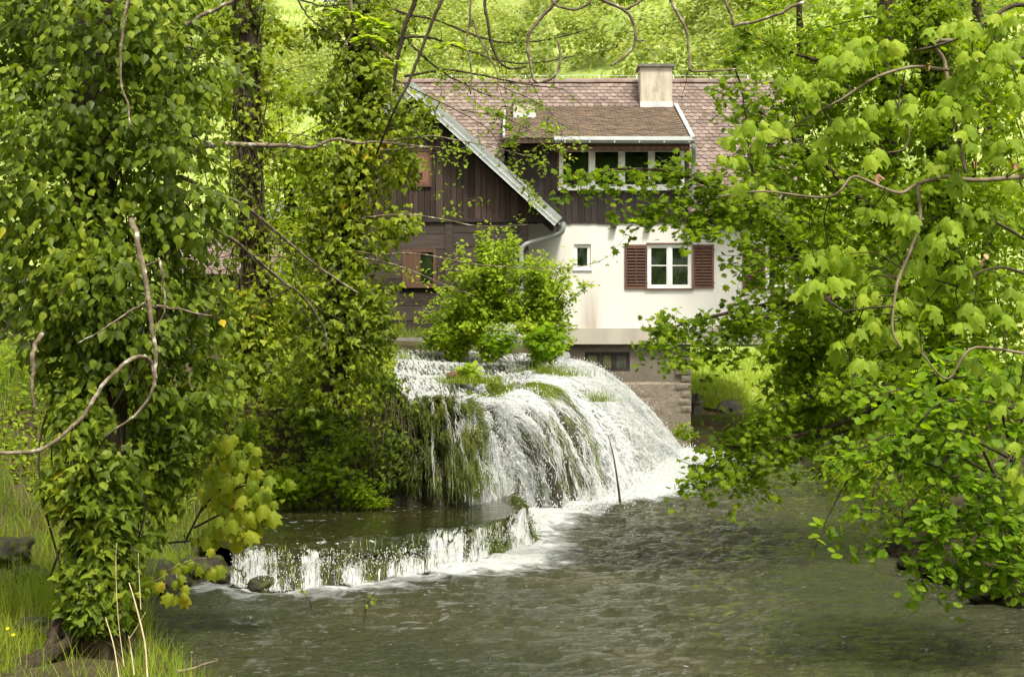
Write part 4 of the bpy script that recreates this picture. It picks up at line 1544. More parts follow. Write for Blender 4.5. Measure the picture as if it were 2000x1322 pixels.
def clumps(c, rad, nclump, per, cr, size, shell=.55, droop=.5, up=.7, flat=.6, sd=.25):
    """foliage in an ellipsoid: clumps of leaves, thicker towards the outside"""
    c, rad = np.array(c, float), np.array(rad, float)
    d = rand_dir(nclump)
    r = rng.random(nclump) ** (1 / 3) * (1 - shell) + shell * rng.random(nclump) ** .2
    cc = c + d * np.minimum(r, 1)[:, None] * rad
    off = rng.normal(size=(nclump, per, 3)) * cr * np.array([1, 1, flat])
    pos = (cc[:, None] + off).reshape(-1, 3)
    n = len(pos)
    o = unit(off.reshape(-1, 3))
    nrm = unit(o * .55 + UP * up + rng.normal(0, .38, (n, 3)) + np.repeat(d, per, 0) * .35)
    tip = unit(np.repeat(d, per, 0) * .5 + o * .6 - UP * droop + rng.normal(0, .4, (n, 3)))
    return pos, nrm, tip, size * rng.uniform(1 - sd * 1.6, 1 + sd, n)


def column(path, rfun, n, size, depth=.35, seed=0., up=.35, zone=None, lump=.45, freq=1.5):
    """ivy mantle round a stem: leaves on a lumpy tube about the path"""
    K = 200
    c = spline(path, K)
    u = rng.random(n)
    i = (u * (K - 1)).astype(int)
    th_ = rng.uniform(0, 2 * np.pi, n)
    if zone is not None:                     # keep to the side that can be seen from the river
        th_ = rng.normal(-np.pi / 2, zone, n)
    rad = np.stack([np.cos(th_), np.sin(th_), np.zeros(n)], -1)
    lum = fbm(rad[:, 0] * freq + seed, rad[:, 1] * freq + 7, c[i, 2] * freq * 1.5, 3)
    R = rfun(c[i, 2]) * (1 - lump + 2 * lump * lum) * (1 - depth * rng.random(n) ** 2)
    pos = c[i] + rad * R[:, None] + rng.normal(0, .03, (n, 3))
    nrm = unit(rad * .9 + UP * up + rng.normal(0, .5, (n, 3)))
    tip = unit(-UP + rad * .35 + rng.normal(0, .5, (n, 3)))
    k = fbm(pos[:, 0] * 4 + seed, pos[:, 1] * 4, pos[:, 2] * 4, 2) > .36        # bare holes in the mantle
    return pos[k], nrm[k], tip[k], (size * rng.uniform(.5, 1.25, n))[k]


def twig_line(path, n, size, spread=.08, hang=.5, K=120, start=.1):
    """leaves set alternately along a twig"""
    c = spline(path, K)
    u = start + (1 - start) * rng.random(n)
    i = (u * (K - 1)).astype(int)
    pos = c[i] + rng.normal(0, spread, (n, 3)) * [1, 1, .8] - UP * spread * .6
    nrm = unit(UP * .8 + [0, -.45, 0] + rng.normal(0, .45, (n, 3)))
    tip = unit(rng.normal(0, .7, (n, 3)) - UP * hang)
    return pos, nrm, tip, size * rng.uniform(.55, 1.25, n)


def PT(*pts):
    """polyline from (px, py, D) triples"""
    return [P(*q) for q in pts]


def limb(acc, pts, r0, r1, sides=7, K=None, jit=.12, wob=.0):
    K = K or max(6, 6 * (len(pts) - 1))
    c = spline(pts, K)
    if wob:
        c = c + (np.stack([fbm(np.linspace(0, 6, K), np.full(K, s_ + c[0, 0] * 9)) for s_ in (1., 5., 9.)], -1) - .5) * wob
    acc.tube(c, np.linspace(r0, r1, K), sides, jit)
    return c


def part_limb(parent, name, mat, pts, r0, r1, **kw):
    acc = MB()
    limb(acc, pts, r0, r1, **kw)
    return acc.build(name, mat, parent, True)


def side_twigs(acc, path, n, length, r, bias=(0, 0, 0), K=80, sides=4):
    """fine twigs leaving a branch; returns their centre lines"""
    c = spline(path, K)
    out = []
    for _ in range(n):
        i = int((.15 + .85 * random.random()) * (K - 1))
        d = unit(rng.normal(size=3) * [1, .8, .8] + np.array(bias))
        L = length * random.uniform(.5, 1.2)
        q = np.stack([c[i] + d * L * k + UP * (-.25 * L * k * k) + rng.normal(0, .02 * L, 3) * (k > 0) for k in np.linspace(0, 1, 5)])
        acc.tube(q, np.linspace(r, r * .35, 5), sides, .1, False)
        out.append(q)
    return out


# ------------------------------------------------------------------ hillside wood (reads as one mass)
L, B_ = [], []
NB = 620
hx = rng.uniform(-48, 66, NB)
hy = rng.uniform(70, 165, NB)
hpx = 1000 + hx / hy * F
keep_ = ~((hpx > 540) & (hpx < 640) & (hy > 118))      # the crest shows bare against the sky here
hx, hy = hx[keep_], hy[keep_]
NB = len(hx)
hz_ = ground_z(hx, hy)
accT = MB()
for k in range(NB):
    r = rng.uniform(.8, 2.3) * (1 + .35 * (hx[k] > 12))
    cz = hz_[k] + r * .65
    m = int(20 * r)
    L.append(clumps((hx[k], hy[k], cz), (r, r, r * .95), m, 22, .34, .33, .6, .2, .9))
    if r > 3.0:
        accT.tube([(hx[k], hy[k], hz_[k] - .3), (hx[k] + .2, hy[k], cz + r * .5)], [.12, .04], 5)
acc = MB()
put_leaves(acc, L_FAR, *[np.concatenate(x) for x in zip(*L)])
tag(acc.build('hillside_wood', HILL, None, False), 'pale green, haze-lightened spring bushes covering the hillside behind the roofs', 'woodland', None, 'stuff')
tag(accT.build('hillside_trunks', BARK, None, False), 'thin trunks standing in the hillside wood', 'trunks', None, 'stuff')

# meadow grass below and beside the house
n = 26000
mx = np.concatenate([rng.uniform(3.8, 10, n), rng.uniform(-60, 70, 30000)])
my = np.concatenate([rng.uniform(36.9, 52, n), rng.uniform(62, 150, 30000)])
mz = ground_z(mx, my)
sz_ = np.concatenate([rng.uniform(.07, .20, n), rng.uniform(.3, .7, 30000)])
acc = MB()
nn = len(mx)
put_leaves(acc, (np.array([(-.14, 0, 0), (.14, 0, 0), (.05, .6, .1), (0, 1, .3), (-.05, .6, .1)]), np.array([(0, 1, 2), (0, 2, 4), (4, 2, 3)])),
           np.stack([mx, my, mz - .01], -1), unit(rng.normal(size=(nn, 3)) * [1, 1, .3] + [0, -.7, .3]), unit(rng.normal(0, .45, (nn, 3)) + UP), sz_)
tag(acc.build('meadow_grass', MEADOW, None, False), 'bright yellow-green meadow grass on the slope beyond the house', 'grass', None, 'stuff')


# ------------------------------------------------------------------ trees behind (left and right)
def blob_tree(name, label, base, top, r, blobs, mat, tpl, size, per=16, cr=.16, parts=0, group=None, limbs=(), bark=BARK, cat='tree', dens=1.0, **kw):
    t = thing(name, label, cat, base, group)
    base, top = np.array(base, float), np.array(top, float)
    mid = (base + top) / 2 + rng.normal(0, .12, 3) * [1, 1, 0]
    part_limb(t, 'trunk', bark, [base, mid, top], r, r * .6, sides=9, K=14)
    acc = MB()
    L = []
    for (c, rad, n) in blobs:
        c = np.array(c, float)
        L.append(clumps(c, rad, int(n * dens), per, cr, size, **kw))
        a = base + (top - base) * random.uniform(.45, .95)
        limb(acc, [a, (a + c) / 2 + UP * .2, c], r * .28, r * .06, 5, 10)
        for _ in range(3):
            e = c + rand_dir(1)[0] * np.array(rad) * .8
            limb(acc, [(a + c) / 2 + UP * .1, (c + e) / 2, e], r * .10, r * .03, 4, 7)
    for l in limbs:
        limb(acc, l, r * .35, r * .08, 6)
    acc.build('branches', bark, t, True)
    dress(t, tpl, mat, L, parts, 'crown')
    return t


blob_tree('backdrop_tree', 'light green tree filling the gap left of the slim ivy trunk', P(330, 640, 27), P(330, 60, 27), .16,
          [(P(380, 120, 27), (1.5, 1.2, 1.3), 45), (P(420, 330, 27), (1.1, 1., 1.2), 40), (P(250, 250, 27.5), (1.7, 1.2, 1.6), 45), (P(100, 120, 28), (1.8, 1.2, 1.6), 40),
           (P(80, 420, 28), (1.6, 1.2, 1.4), 36), (P(430, 30, 27), (.9, .9, .7), 25), (P(250, 560, 27), (1.4, 1., .7), 30)], BUSH, L_SMALL, .12, 18, .19)
blob_tree('backdrop_tree', 'bright leafy tree between the two ivy columns', P(560, 640, 24), P(560, 330, 24), .10,
          [(P(610, 350, 24), (.50, .6, .6), 50), (P(640, 280, 24), (.35, .5, .5), 30), (P(575, 390, 24), (.62, .7, .75), 56), (P(560, 480, 23.5), (.55, .6, .5), 34), (P(540, 300, 24.5), (.30, .5, .5), 20), (P(590, 560, 23.5), (.45, .5, .4), 26), (P(548, 190, 25), (.25, .4, .7), 14)], SPRING, L_SMALL, .10, 18, .15)
for (lab, b, tp, blobs) in (
    ('tall dark green tree behind the maple at the right edge', P(1900, 780, 23), P(1900, -80, 23), [(P(1930, 120, 23), (1.2, 1.2, 1.1), 48), (P(1800, 330, 23.5), (1.2, 1.2, 1.1), 48), (P(1950, 480, 22.5), (1.1, 1.1, 1.1), 46), (P(1880, 650, 23), (1.3, 1.1, 1.0), 46), (P(1700, 180, 24), (1.1, 1., 1.0), 44), (P(1990, 300, 22), (.9, 1, 1.2), 40), (P(1760, 560, 23), (1.0, 1., .9), 40), (P(1980, 800, 22), (1.0, 1., .8), 40), (P(2060, 560, 22), (1.1, 1., 1.3), 50), (P(2030, 400, 24), (1.1, 1., 1.), 44), (P(1870, 480, 24), (.9, .9, .9), 36), (P(1700, 480, 24.5), (.9, .9, .8), 36), (P(1780, 680, 23.5), (1.0, .9, .7), 40)]),
    ('rounded green tree behind the right shore, below the roof corner', P(1620, 760, 27), P(1620, 200, 27), [(P(1640, 620, 26.5), (1.2, 1., .9), 46), (P(1560, 480, 27), (.9, .9, .8), 36), (P(1650, 430, 27.5), (1.1, 1., .9), 40), (P(1600, 700, 26), (1.2, 1., .7), 42), (P(1700, 760, 25.5), (1.2, 1., .7), 44), (P(1590, 790, 26), (.9, .9, .6), 34)]),
    ('light green tree at the upper right behind the sycamore twigs', P(1560, 700, 31), P(1560, -60, 31), [(P(1560, 40, 31), (1.3, 1., 1.1), 42), (P(1480, 70, 32), (.7, .8, .8), 24), (P(1640, 130, 31), (1.0, 1., .9), 34), (P(1600, 260, 30), (.9, .9, .7), 30), (P(1740, 40, 30), (1.2, 1., 1.), 38), (P(1880, 30, 30), (1.2, 1., 1.), 34)])):
    blob_tree('backdrop_tree', lab, b, tp, .10, blobs, BACK, L_SMALL, .105, 26, .20)
# low growth along the right shore
for k, (px, py, D, rx_, rz, lab) in enumerate(((1580, 850, 27, 1.0, .45, 'low green bush on the right shore nearest the earth wall'), (1660, 900, 23, .8, .4, 'low green bush on the right shore below the round tree'), (1760, 960, 18, .8, .45, 'dark low bush on the right shore behind the oval-leaved shrub'))):
    blob_tree('shore_bush', lab, P(px, py + 40, D), P(px, py - 30, D), .03, [(P(px, py, D), (rx_, .7, rz), 44), (P(px + 70, py - 40, D + .3), (rx_ * .8, .6, rz), 36)], BACK, L_SMALL, .085, 18, .13, cat='bush')

# ------------------------------------------------------------------ big ivy-covered tree at the left
ivt = thing('ivy_tree', 'big tree wholly clad in ivy at the left edge of the river', 'tree', P(190, 1290, 10.1))
B0 = P(195, 1310, 10.1)
trunk = [B0, P(200, 1150, 10.1), P(195, 900, 10.15), P(205, 600, 10.3), P(180, 300, 10.5), P(190, -150, 10.6)]
part_limb(ivt, 'trunk', BARK, trunk, .19, .15, sides=14, K=40, jit=.08)
for (pts, r0, r1) in (
        ([P(170, 1200, 10), P(120, 1262, 9.85), P(50, 1290, 9.7), P(-20, 1312, 9.6)], .05, .04),
        ([P(150, 1180, 9.95), P(105, 1225, 9.9), P(98, 1262, 9.8), P(60, 1300, 9.6), P(10, 1318, 9.5)], .042, .03),
        ([P(120, 1260, 9.8), P(60, 1305, 9.55), P(20, 1315, 9.5), P(-10, 1330, 9.4)], .045, .035)):
    part_limb(ivt, 'root', BARK, pts, r0, r1, sides=9, K=24, jit=.15, wob=.05)
rf = lambda z: np.interp(z, [.3, .5, .8, 1.2, 1.7, 2.2, 3.0, 5.0], [.20, .27, .33, .36, .42, .58, .70, .80])
L = [column([P(197, 1215, 10.1)] + trunk[1:], lambda z: rf(z) * .9, 11500, .076, .5, 1., .35, 1.1, .65),
     column(PT((330, 950, 10.9), (340, 760, 10.8), (345, 500, 10.7), (330, 250, 10.8), (310, -60, 10.9)), lambda z: np.interp(z, [.9, 1.6, 2.4, 3.6, 5], [.22, .34, .40, .40, .42]), 4600, .07, .4, 5., .35, 1.1, .6),
     column(PT((60, 640, 11.2), (55, 400, 11.0), (50, 150, 11.0), (70, -80, 11)), lambda z: np.interp(z, [2, 3, 5], [.28, .42, .5]), 2400, .085, .35, 9., .35, 1.1),
     column(PT((250, 1080, 10.5), (290, 960, 10.8), (300, 820, 10.9)), lambda z: np.interp(z, [.6, 1.2, 2], [.14, .28, .35]), 900, .08, .35, 13., .35, 1.1)]
for (px, py, D, r, n) in ((120, 250, 10, .40, 20), (300, 150, 10, .42, 22), (90, 430, 10, .38, 18), (330, 420, 10.2, .34, 18), (180, 560, 9.9, .42, 20), (120, 640, 10, .34, 16), (250, 680, 10, .36, 18), (300, 300, 10, .36, 18),
                          (400, 130, 10.8, .32, 14), (30, 60, 10.4, .4, 18), (210, 60, 10, .4, 20), (380, 620, 10.6, .30, 14), (400, 760, 10.8, .30, 14)):
    p_, n_, t_, s_ = clumps(P(px, py, D), (r, r * .7, r), n, 18, .085, .076, .6, 1.0, .25)
    n_ = unit(n_ + np.array([0, -.75, .1]))
    t_ = unit(t_ - UP * 1.1)
    L.append((p_, n_, t_, s_))
al = [np.concatenate(x) for x in zip(*L)]
low = al[0][:, 2] + rng.normal(0, .25, len(al[0])) < 1.75
dress(ivt, L_IVY, IVY, [tuple(a[low] for a in al)], 110, 'lobed_ivy')
dress(ivt, L_RHOMB, IVY, [tuple(a[~low] for a in al)], 190, 'ivy_mantle')
acc = MB()
for k in range(46):
    s = spline([q + rng.normal(0, .16, 3) for q in trunk[1:5]], 24)
    acc.tube(s, .008, 4, .2, False)
acc.build('ivy_stems', TWIG, ivt, True, 'stuff')
for (pts, r0, r1) in (
        (PT((352, 296, 10.6), (400, 286, 11), (450, 283, 11.6), (560, 286, 12.4), (612, 289, 12.8), (650, 274, 13), (700, 279, 13.2), (735, 276, 13.4), (840, 288, 14)), .026, .008),
        (PT((352, 345, 10.7), (400, 372, 11.2), (480, 405, 11.8), (560, 470, 12.4), (620, 520, 12.7), (700, 573, 13)), .017, .009),
        (PT((320, 402, 10.2), (350, 410, 10.4), (400, 440, 10.8), (470, 480, 11.3), (540, 540, 12), (592, 580, 12.4), (630, 640, 12.7), (640, 690, 12.8)), .020, .007),
        (PT((253, 428, 9.5), (270, 480, 9.4), (283, 560, 9.35), (296, 640, 9.3), (306, 720, 9.3), (296, 768, 9.3), (262, 810, 9.3), (208, 855, 9.3)), .020, .007),
        (PT((300, 740, 9.3), (296, 706, 9.3), (265, 700, 9.2), (215, 735, 9.1), (150, 820, 9.0), (75, 875, 8.9), (-10, 888, 8.8)), .015, .012),
        (PT((288, 600, 9.35), (335, 602, 9.3), (415, 616, 9.3)), .011, .004),
        (PT((284, 520, 9.4), (312, 515, 9.3), (322, 560, 9.3), (318, 610, 9.3), (300, 650, 9.3)), .009, .005),
        (PT((286, 590, 9.35), (230, 625, 9.3), (150, 670, 9.2)), .009, .003),
        (PT((80, 650, 9.6), (62, 720, 9.5), (62, 795, 9.5)), .018, .010),
        (PT((360, 50, 10.5), (420, 20, 10.6), (470, -10, 10.7)), .018, .012),
        (PT((360, 90, 10.5), (430, 120, 11), (520, 180, 11.6)), .009, .004),
        (PT((250, -10, 9.6), (235, 120, 9.6), (256, 250, 9.6)), .012, .006)):
    b = part_limb(ivt, 'branch', LICHEN, pts, r0, r1, sides=8, jit=.22, wob=.05, K=14 * len(pts))
acc = MB()
tw = []
for path, n, ln in ((PT((400, 286, 11), (560, 286, 12.4), (700, 279, 13.2), (840, 288, 14)), 14, .6), (PT((400, 372, 11.2), (480, 405, 11.8), (560, 470, 12.4), (700, 573, 13)), 18, .5), (PT((350, 410, 10.4), (470, 480, 11.3), (540, 540, 12), (592, 580, 12.4)), 16, .5)):
    side_twigs(acc, path, n, ln, .005)
acc.build('twigs', TWIG, ivt, True, 'stuff')

# slim trunk with thin ivy
sl = thing('slim_ivy_tree', 'slim dark tree trunk with sparse ivy behind the big ivy tree', 'tree', P(500, 720, 16))
tk = PT((505, 760, 16), (498, 560, 16), (488, 380, 16), (484, 180, 16), (478, -60, 16))
part_limb(sl, 'trunk', BARK, tk, .16, .135, sides=12, K=34, jit=.12)
acc = MB()
for k in range(40):
    s = spline([q + rng.normal(0, .10, 3) * [1, .6, 0] + [0, -.10, 0] for q in tk], 26)
    acc.tube(s[random.randint(0, 8):random.randint(14, 26)], .008, 4, .2, False)
acc.build('ivy_stems', TWIG, sl, True, 'stuff')
L = [column(tk, lambda z: np.full_like(z, .23), 2200, .07, .25, 3., .3, 1.3, .6), column(tk[:2], lambda z: np.full_like(z, .28), 900, .085, .3, 4., .3, 1.3)]
for (px, py, r) in ((535, 60, .22), (530, 160, .25), (450, 70, .2), (440, 230, .25), (525, 300, .22), (450, 420, .28), (530, 440, .22), (455, 560, .25), (540, 560, .25)):
    L.append(clumps(P(px, py, 16), (r, r, r), 9, 14, .08, .075, .5, .9, .4))
dress(sl, L_IVY, IVY_FAR, L, 200, 'ivy_mantle')
acc = MB()
for k in range(26):
    a = P(random.uniform(465, 515), random.uniform(0, 620), 16)
    e = a + rng.normal(0, .45, 3) * [1.2, .5, .8]
    limb(acc, [a, (a + e) / 2 + rng.normal(0, .08, 3), e], .006, .002, 4, 7)
acc.build('twigs', TWIG, sl, True, 'stuff')

# broad ivy column next to the timber house
bc = thing('ivy_tree', 'tall ivy-clad tree standing before the timber house', 'tree', P(690, 760, 17.3))
tk = PT((650, 800, 17.3), (665, 600, 17.3), (690, 380, 17.3), (705, 180, 17.3), (700, -80, 17.3))
part_limb(bc, 'trunk', BARK, tk, .17, .14, sides=12, K=34, jit=.12)
acc = MB()
for k in range(36):
    s = spline([q + rng.normal(0, .12, 3) * [1, .6, 0] + [0, -.12, 0] for q in tk], 26)
    acc.tube(s[random.randint(0, 6):random.randint(14, 26)], .009, 4, .2, False)
acc.build('ivy_stems', TWIG, bc, True, 'stuff')
rf = lambda z: np.interp(z, [1.5, 2.2, 3., 4.2, 5.2, 6, 7], [.55, .56, .58, .54, .45, .40, .40])
L = [column(tk, rf, 5200, .085, .55, 21., .35, 1.15, .55, 1.7)]
for (px, py, r, n) in ((782, 265, .20, 12), (785, 335, .20, 13), (620, 180, .25, 14), (640, 60, .25, 12), (770, 60, .26, 14), (770, 440, .22, 13), (600, 480, .32, 15), (728, 560, .28, 15), (730, 640, .26, 15), (610, 620, .36, 18), (590, 300, .26, 12),
                       (700, 640, .35, 18), (560, 600, .3, 14), (820, 225, .18, 8), (748, 215, .28, 16), (700, 275, .3, 16), (655, 335, .3, 16), (620, 400, .3, 14), (680, 480, .3, 14), (740, 120, .28, 12)):
    p_, n_, t_, s_ = clumps(P(px, py, 17), (r, r * .8, r * 1.15), n, 16, .09, .085, .5, 1.0, .3)
    L.append((p_, unit(n_ + np.array([0, -.5, 0])), unit(t_ - UP * .8), s_))
dress(bc, L_IVY, IVY_FAR, L, 300, 'ivy_mantle')
# its bare-ended side branches with fresh leaves, spread before the gable
accS, LS = MB(), []
for (pts, n, r) in (
        (PT((700, 285, 17), (740, 276, 16.9), (840, 266, 16.6), (908, 278, 16.4), (996, 296, 16.2), (1050, 312, 16)), 40, .014),
        (PT((690, 290, 17), (770, 292, 16.8), (850, 287, 16.6), (915, 300, 16.4)), 26, .012),
        (PT((690, 430, 17), (740, 420, 16.9), (800, 420, 16.7), (860, 428, 16.5), (932, 440, 16.3), (1030, 440, 16)), 34, .013),
        (PT((690, 490, 17), (740, 496, 16.9), (804, 494, 16.7), (900, 512, 16.5), (964, 520, 16.3), (1100, 522, 16), (1172, 512, 15.9)), 34, .012),
        (PT((690, 500, 17), (740, 508, 16.9), (800, 528, 16.7), (852, 548, 16.5), (925, 578, 16.3)), 26, .013),
        (PT((720, 200, 17), (800, 240, 16.8), (860, 330, 16.6), (910, 390, 16.5)), 40, .008),
        (PT((760, 150, 17), (880, 210, 16.6), (960, 260, 16.4), (1000, 340, 16.3), (1040, 380, 16.2)), 46, .008),
        (PT((900, 215, 16.6), (980, 230, 16.4), (1040, 260, 16.2), (1080, 330, 16.1)), 80, .006),
        (PT((960, 160, 16.5), (1050, 200, 16.3), (1090, 240, 16.2), (1110, 300, 16.1)), 60, .006),
        (PT((740, 560, 17), (800, 590, 16.8), (850, 580, 16.7)), 20, .008),
        (PT((700, 120, 17), (780, 180, 16.8), (830, 260, 16.6)), 16, .010)):
    b = part_limb(bc, 'branch', LICHEN if r > .011 else TWIG, pts, r, r * .3, sides=6, jit=.12, wob=.05)
    qs = side_twigs(accS, pts, max(6, n // 4), .38, .0035, (.2, 0, -.2))
    for q in qs:
        LS.append(twig_line(q, max(7, n // 4), .058, .035, .6, 20, .2))
accS.build('twigs', TWIG, bc, True, 'stuff')
dress(bc, L_SMALL, BUSH, LS, 0, 'fresh_leaves')

# ------------------------------------------------------------------ hanging branches over the river, from crowns above the picture
accs = {}


def hanging(label, lines, mat=TWIG, leaves=0, size=.05, sides=6, twigs=0):
    t = thing('hanging_branch', label, 'branch', P(*lines[0][0][0]), 'branches hanging in from above')
    L = []
    tw_ = MB()
    for (pts, r0, r1) in lines:
        q = PT(*pts)
        part_limb(t, 'branch', mat, q, r0 * 1.25, r1 * 1.25, sides=sides, jit=.2, wob=.03, K=10 * len(q))
        if twigs:
            for s in side_twigs(tw_, q, twigs, .30, .003, (.3, 0, -.1)):
                if leaves:
                    L.append(twig_line(s, leaves, size, .03, .5, 20, .2))
    if twigs:
        tw_.build('twigs', TWIG, t, True, 'stuff')
    if L:
        dress(t, L_SMALL, BUSH, L, 0, 'fresh_leaves')
    return t


hanging('dark twig curving down then up like a hook above the ridge', [([(946, -20, 11), (950, 22, 11), (958, 81, 11), (976, 121, 11), (999, 135, 11), (1030, 128, 11)], .012, .006)], twigs=3)
hanging('long pale branch looping down to the ridge left of the chimney', [([(1105, -20, 11), (1089, 0, 11), (1040, 55, 11), (1030, 81, 11), (1035, 121, 11), (1046, 157, 11), (1080, 153, 11), (1096, 117, 11), (1091, 81, 11)], .012, .008)], LICHEN, twigs=2)
hanging('crooked pale branch hanging over the chimney', [([(1160, -20, 10), (1180, 0, 10), (1215, 18, 10), (1233, 36, 10), (1240, 77, 10), (1229, 101, 10), (1192, 128, 10)], .012, .006), ([(1240, 77, 10), (1252, 80, 10), (1262, 79, 10)], .006, .004), ([(1215, 18, 10), (1240, 10, 10), (1260, -5, 10)], .008, .005)], LICHEN)
hanging('bare branch hanging straight down right of the chimney', [([(1305, -20, 10), (1314, 5, 10), (1337, 54, 10), (1345, 100, 10), (1348, 135, 10), (1372, 138, 10), (1440, 134, 10)], .011, .005), ([(1408, -15, 10), (1425, 20, 10), (1435, 50, 10)], .009, .008), ([(1430, 52, 10), (1500, 35, 10), (1570, 5, 10)], .008, .010)], LICHEN, twigs=1)
hanging('thin bare twig dropping in front of the roof left of centre', [([(918, -15, 11), (920, 40, 11), (909, 86, 11), (918, 117, 11), (920, 185, 11)], .008, .005), ([(922, 40, 11), (945, 90, 11), (972, 144, 11), (970, 178, 11)], .007, .004)], LICHEN, twigs=3)
hanging('long dark twig slanting down left across the gable top', [([(868, -15, 10), (862, 0, 10), (832, 72, 10), (805, 148, 10), (772, 210, 10), (735, 300, 10.2)], .013, .006)])
hanging('stout dark stem slanting beside the tall ivy-clad tree', [([(815, -20, 13), (808, 10, 13), (792, 50, 13), (778, 108, 13), (768, 180, 13)], .022, .012)], BARK, twigs=3)
hanging('wide dark bough sweeping over the roof with small fresh leaves', [([(770, 20, 14), (796, 27, 14), (855, 40, 14), (922, 67, 14), (990, 83, 14), (1080, 76, 14), (1165, 52, 14)], .012, .004), ([(778, 76, 14), (832, 72, 14), (913, 99, 14), (990, 121, 14), (1057, 121, 14), (1125, 108, 14)], .012, .004),
                                                                          ([(790, 150, 14), (864, 137, 14), (922, 144, 14), (1012, 162, 14), (1102, 175, 14)], .012, .004), ([(800, 84, 14), (855, 135, 14), (909, 166, 14), (960, 190, 14)], .010, .004)], leaves=6, size=.05, twigs=20)
hanging('arched bare twig low over the top edge above the ridge', [([(1165, -20, 10), (1150, 5, 10), (1120, 18, 10), (1090, 12, 10), (1070, -15, 10)], .009, .006)], LICHEN)
hanging('thin dark twigs at the top edge between the ivy columns', [([(575, -20, 12), (590, 15, 12), (620, 50, 12), (700, 95, 12)], .008, .003), ([(585, 0, 12), (640, 12, 12), (720, 5, 12)], .007, .004)], twigs=4, leaves=3)
# fresh ash shoots against the ivy column
t = thing('ash_branch', 'grey twig with bright new ash leaves before the tall ivy tree', 'branch', P(685, 0, 8), 'branches hanging in from above')
part_limb(t, 'branch', LICHEN, PT((683, -20, 8), (688, 30, 8), (697, 62, 8), (715, 78, 8), (738, 95, 8), (770, 120, 8)), .011, .006, sides=7, jit=.12)
part_limb(t, 'branch', LICHEN, PT((690, 62, 8), (676, 84, 8), (672, 92, 8), (682, 92, 8), (692, 84, 8)), .005, .003, sides=6)
pos, nr, tp, szz = [], [], [], []
for (px, py, n) in ((675, 28, 7), (728, 48, 10), (722, 80, 8), (766, 128, 9), (735, 60, 6), (880, 92, 6)):
    c = P(px, py, 8)
    for k in range(n):
        a = math.pi * (k / (n - 1)) if n > 1 else 0
        d = np.array([math.cos(a + .2), -.25, math.sin(a) * .5 - .1])
        for q in (0, .5, 1):
            pos.append(c + d * (.03 + .03 * q))
            nr.append(UP + d * .3 + rng.normal(0, .15, 3))
            tp.append(d + rng.normal(0, .25, 3))
            szz.append(.055 * random.uniform(.8, 1.2))
dress(t, L_OVAL, ASH, (np.array(pos), np.array(nr), np.array(tp), np.array(szz)), 140)

# ------------------------------------------------------------------ left bank: ivy slope, herbs, sapling
n = 15000
x = rng.uniform(-4.2, -.85, n)
y = rng.uniform(17.2, 24, n)
z = ground_z(x, y)
lum = fbm(x * 1.6, y * 1.6, z * 1.6, 3)
nrm0 = unit(np.stack([-(ground_z(x + .1, y) - ground_z(x - .1, y)) / .2, -(ground_z(x, y + .1) - ground_z(x, y - .1)) / .2, np.ones(n)], -1))
pxs = 1000 + x / y * F
ok = (z > .2) & ((pxs < 762) | (y < 18.3))
pos = np.stack([x, y, z], -1) + nrm0 * (lum * .5 * rng.random(n) ** .5)[:, None]
acc = MB()
put_leaves(acc, L_IVY, pos[ok], unit(nrm0 + rng.normal(0, .4, (n, 3)) + [0, -.4, .1])[ok], unit(rng.normal(0, .4, (n, 3)) - UP + [0, -.3, 0])[ok], (rng.uniform(.05, .095, n))[ok])
o = tag(acc.build('ivy_slope', IVY_FAR, None, False), 'thick ivy and brambles covering the bank left of the waterfall', 'ivy', None, 'stuff')
iv2 = thing('ivy_overhang', 'dark ivy curtain hanging over the left edge of the waterfall', 'ivy', P(780, 800, 18.6))
L = []
for (px, py, D, r, n) in ((680, 705, 18.6, .42, 26), (725, 750, 18.5, .34, 26), (768, 805, 18.4, .22, 18), (710, 810, 18.4, .38, 26), (765, 865, 18.3, .20, 14), (640, 740, 18.4, .45, 26), (740, 880, 18.2, .34, 18), (560, 720, 18, .5, 24), (752, 930, 18.2, .18, 9)):
    p_, n_, t_, s_ = clumps(P(px, py, D), (r, r * .6, r), n, 17, .08, .06, .6, 1., .3)
    L.append((p_, unit(n_ + np.array([0, -.6, 0])), unit(t_ - UP), s_))
dress(iv2, L_IVY, IVY, L, 0, 'leaves')
acc = MB()
for k in range(70):
    a = P(random.uniform(680, 800), random.uniform(760, 860), 18.25)
    e = a + np.array([random.uniform(-.15, .15), -.05, -random.uniform(.3, .9)])
    limb(acc, [a, (a + e) / 2 + rng.normal(0, .05, 3), e], .006, .002, 4, 7)
acc.build('dry_stems', PALE, iv2, True, 'stuff')


n = 14000
x = rng.uniform(-7.5, -3.2, n)
y = rng.uniform(11.3, 18.5, n)
z = ground_z(x, y)
k = (fbm(x * .9, y * .9, 6.) > .36) & (z > .45)
pos = np.stack([x, y, z + rng.random(n) ** 2 * .35], -1)
acc = MB()
put_leaves(acc, L_SMALL, pos[k], unit(rng.normal(0, .5, (n, 3)) + UP + [0, -.5, 0])[k], unit(rng.normal(0, .6, (n, 3)) + [0, -.3, -.1])[k], rng.uniform(.04, .09, n)[k])
tag(acc.build('bank_weeds', BUSH, None, False), 'low leafy weeds on the rising bank behind the big ivy tree', 'weeds', None, 'stuff')


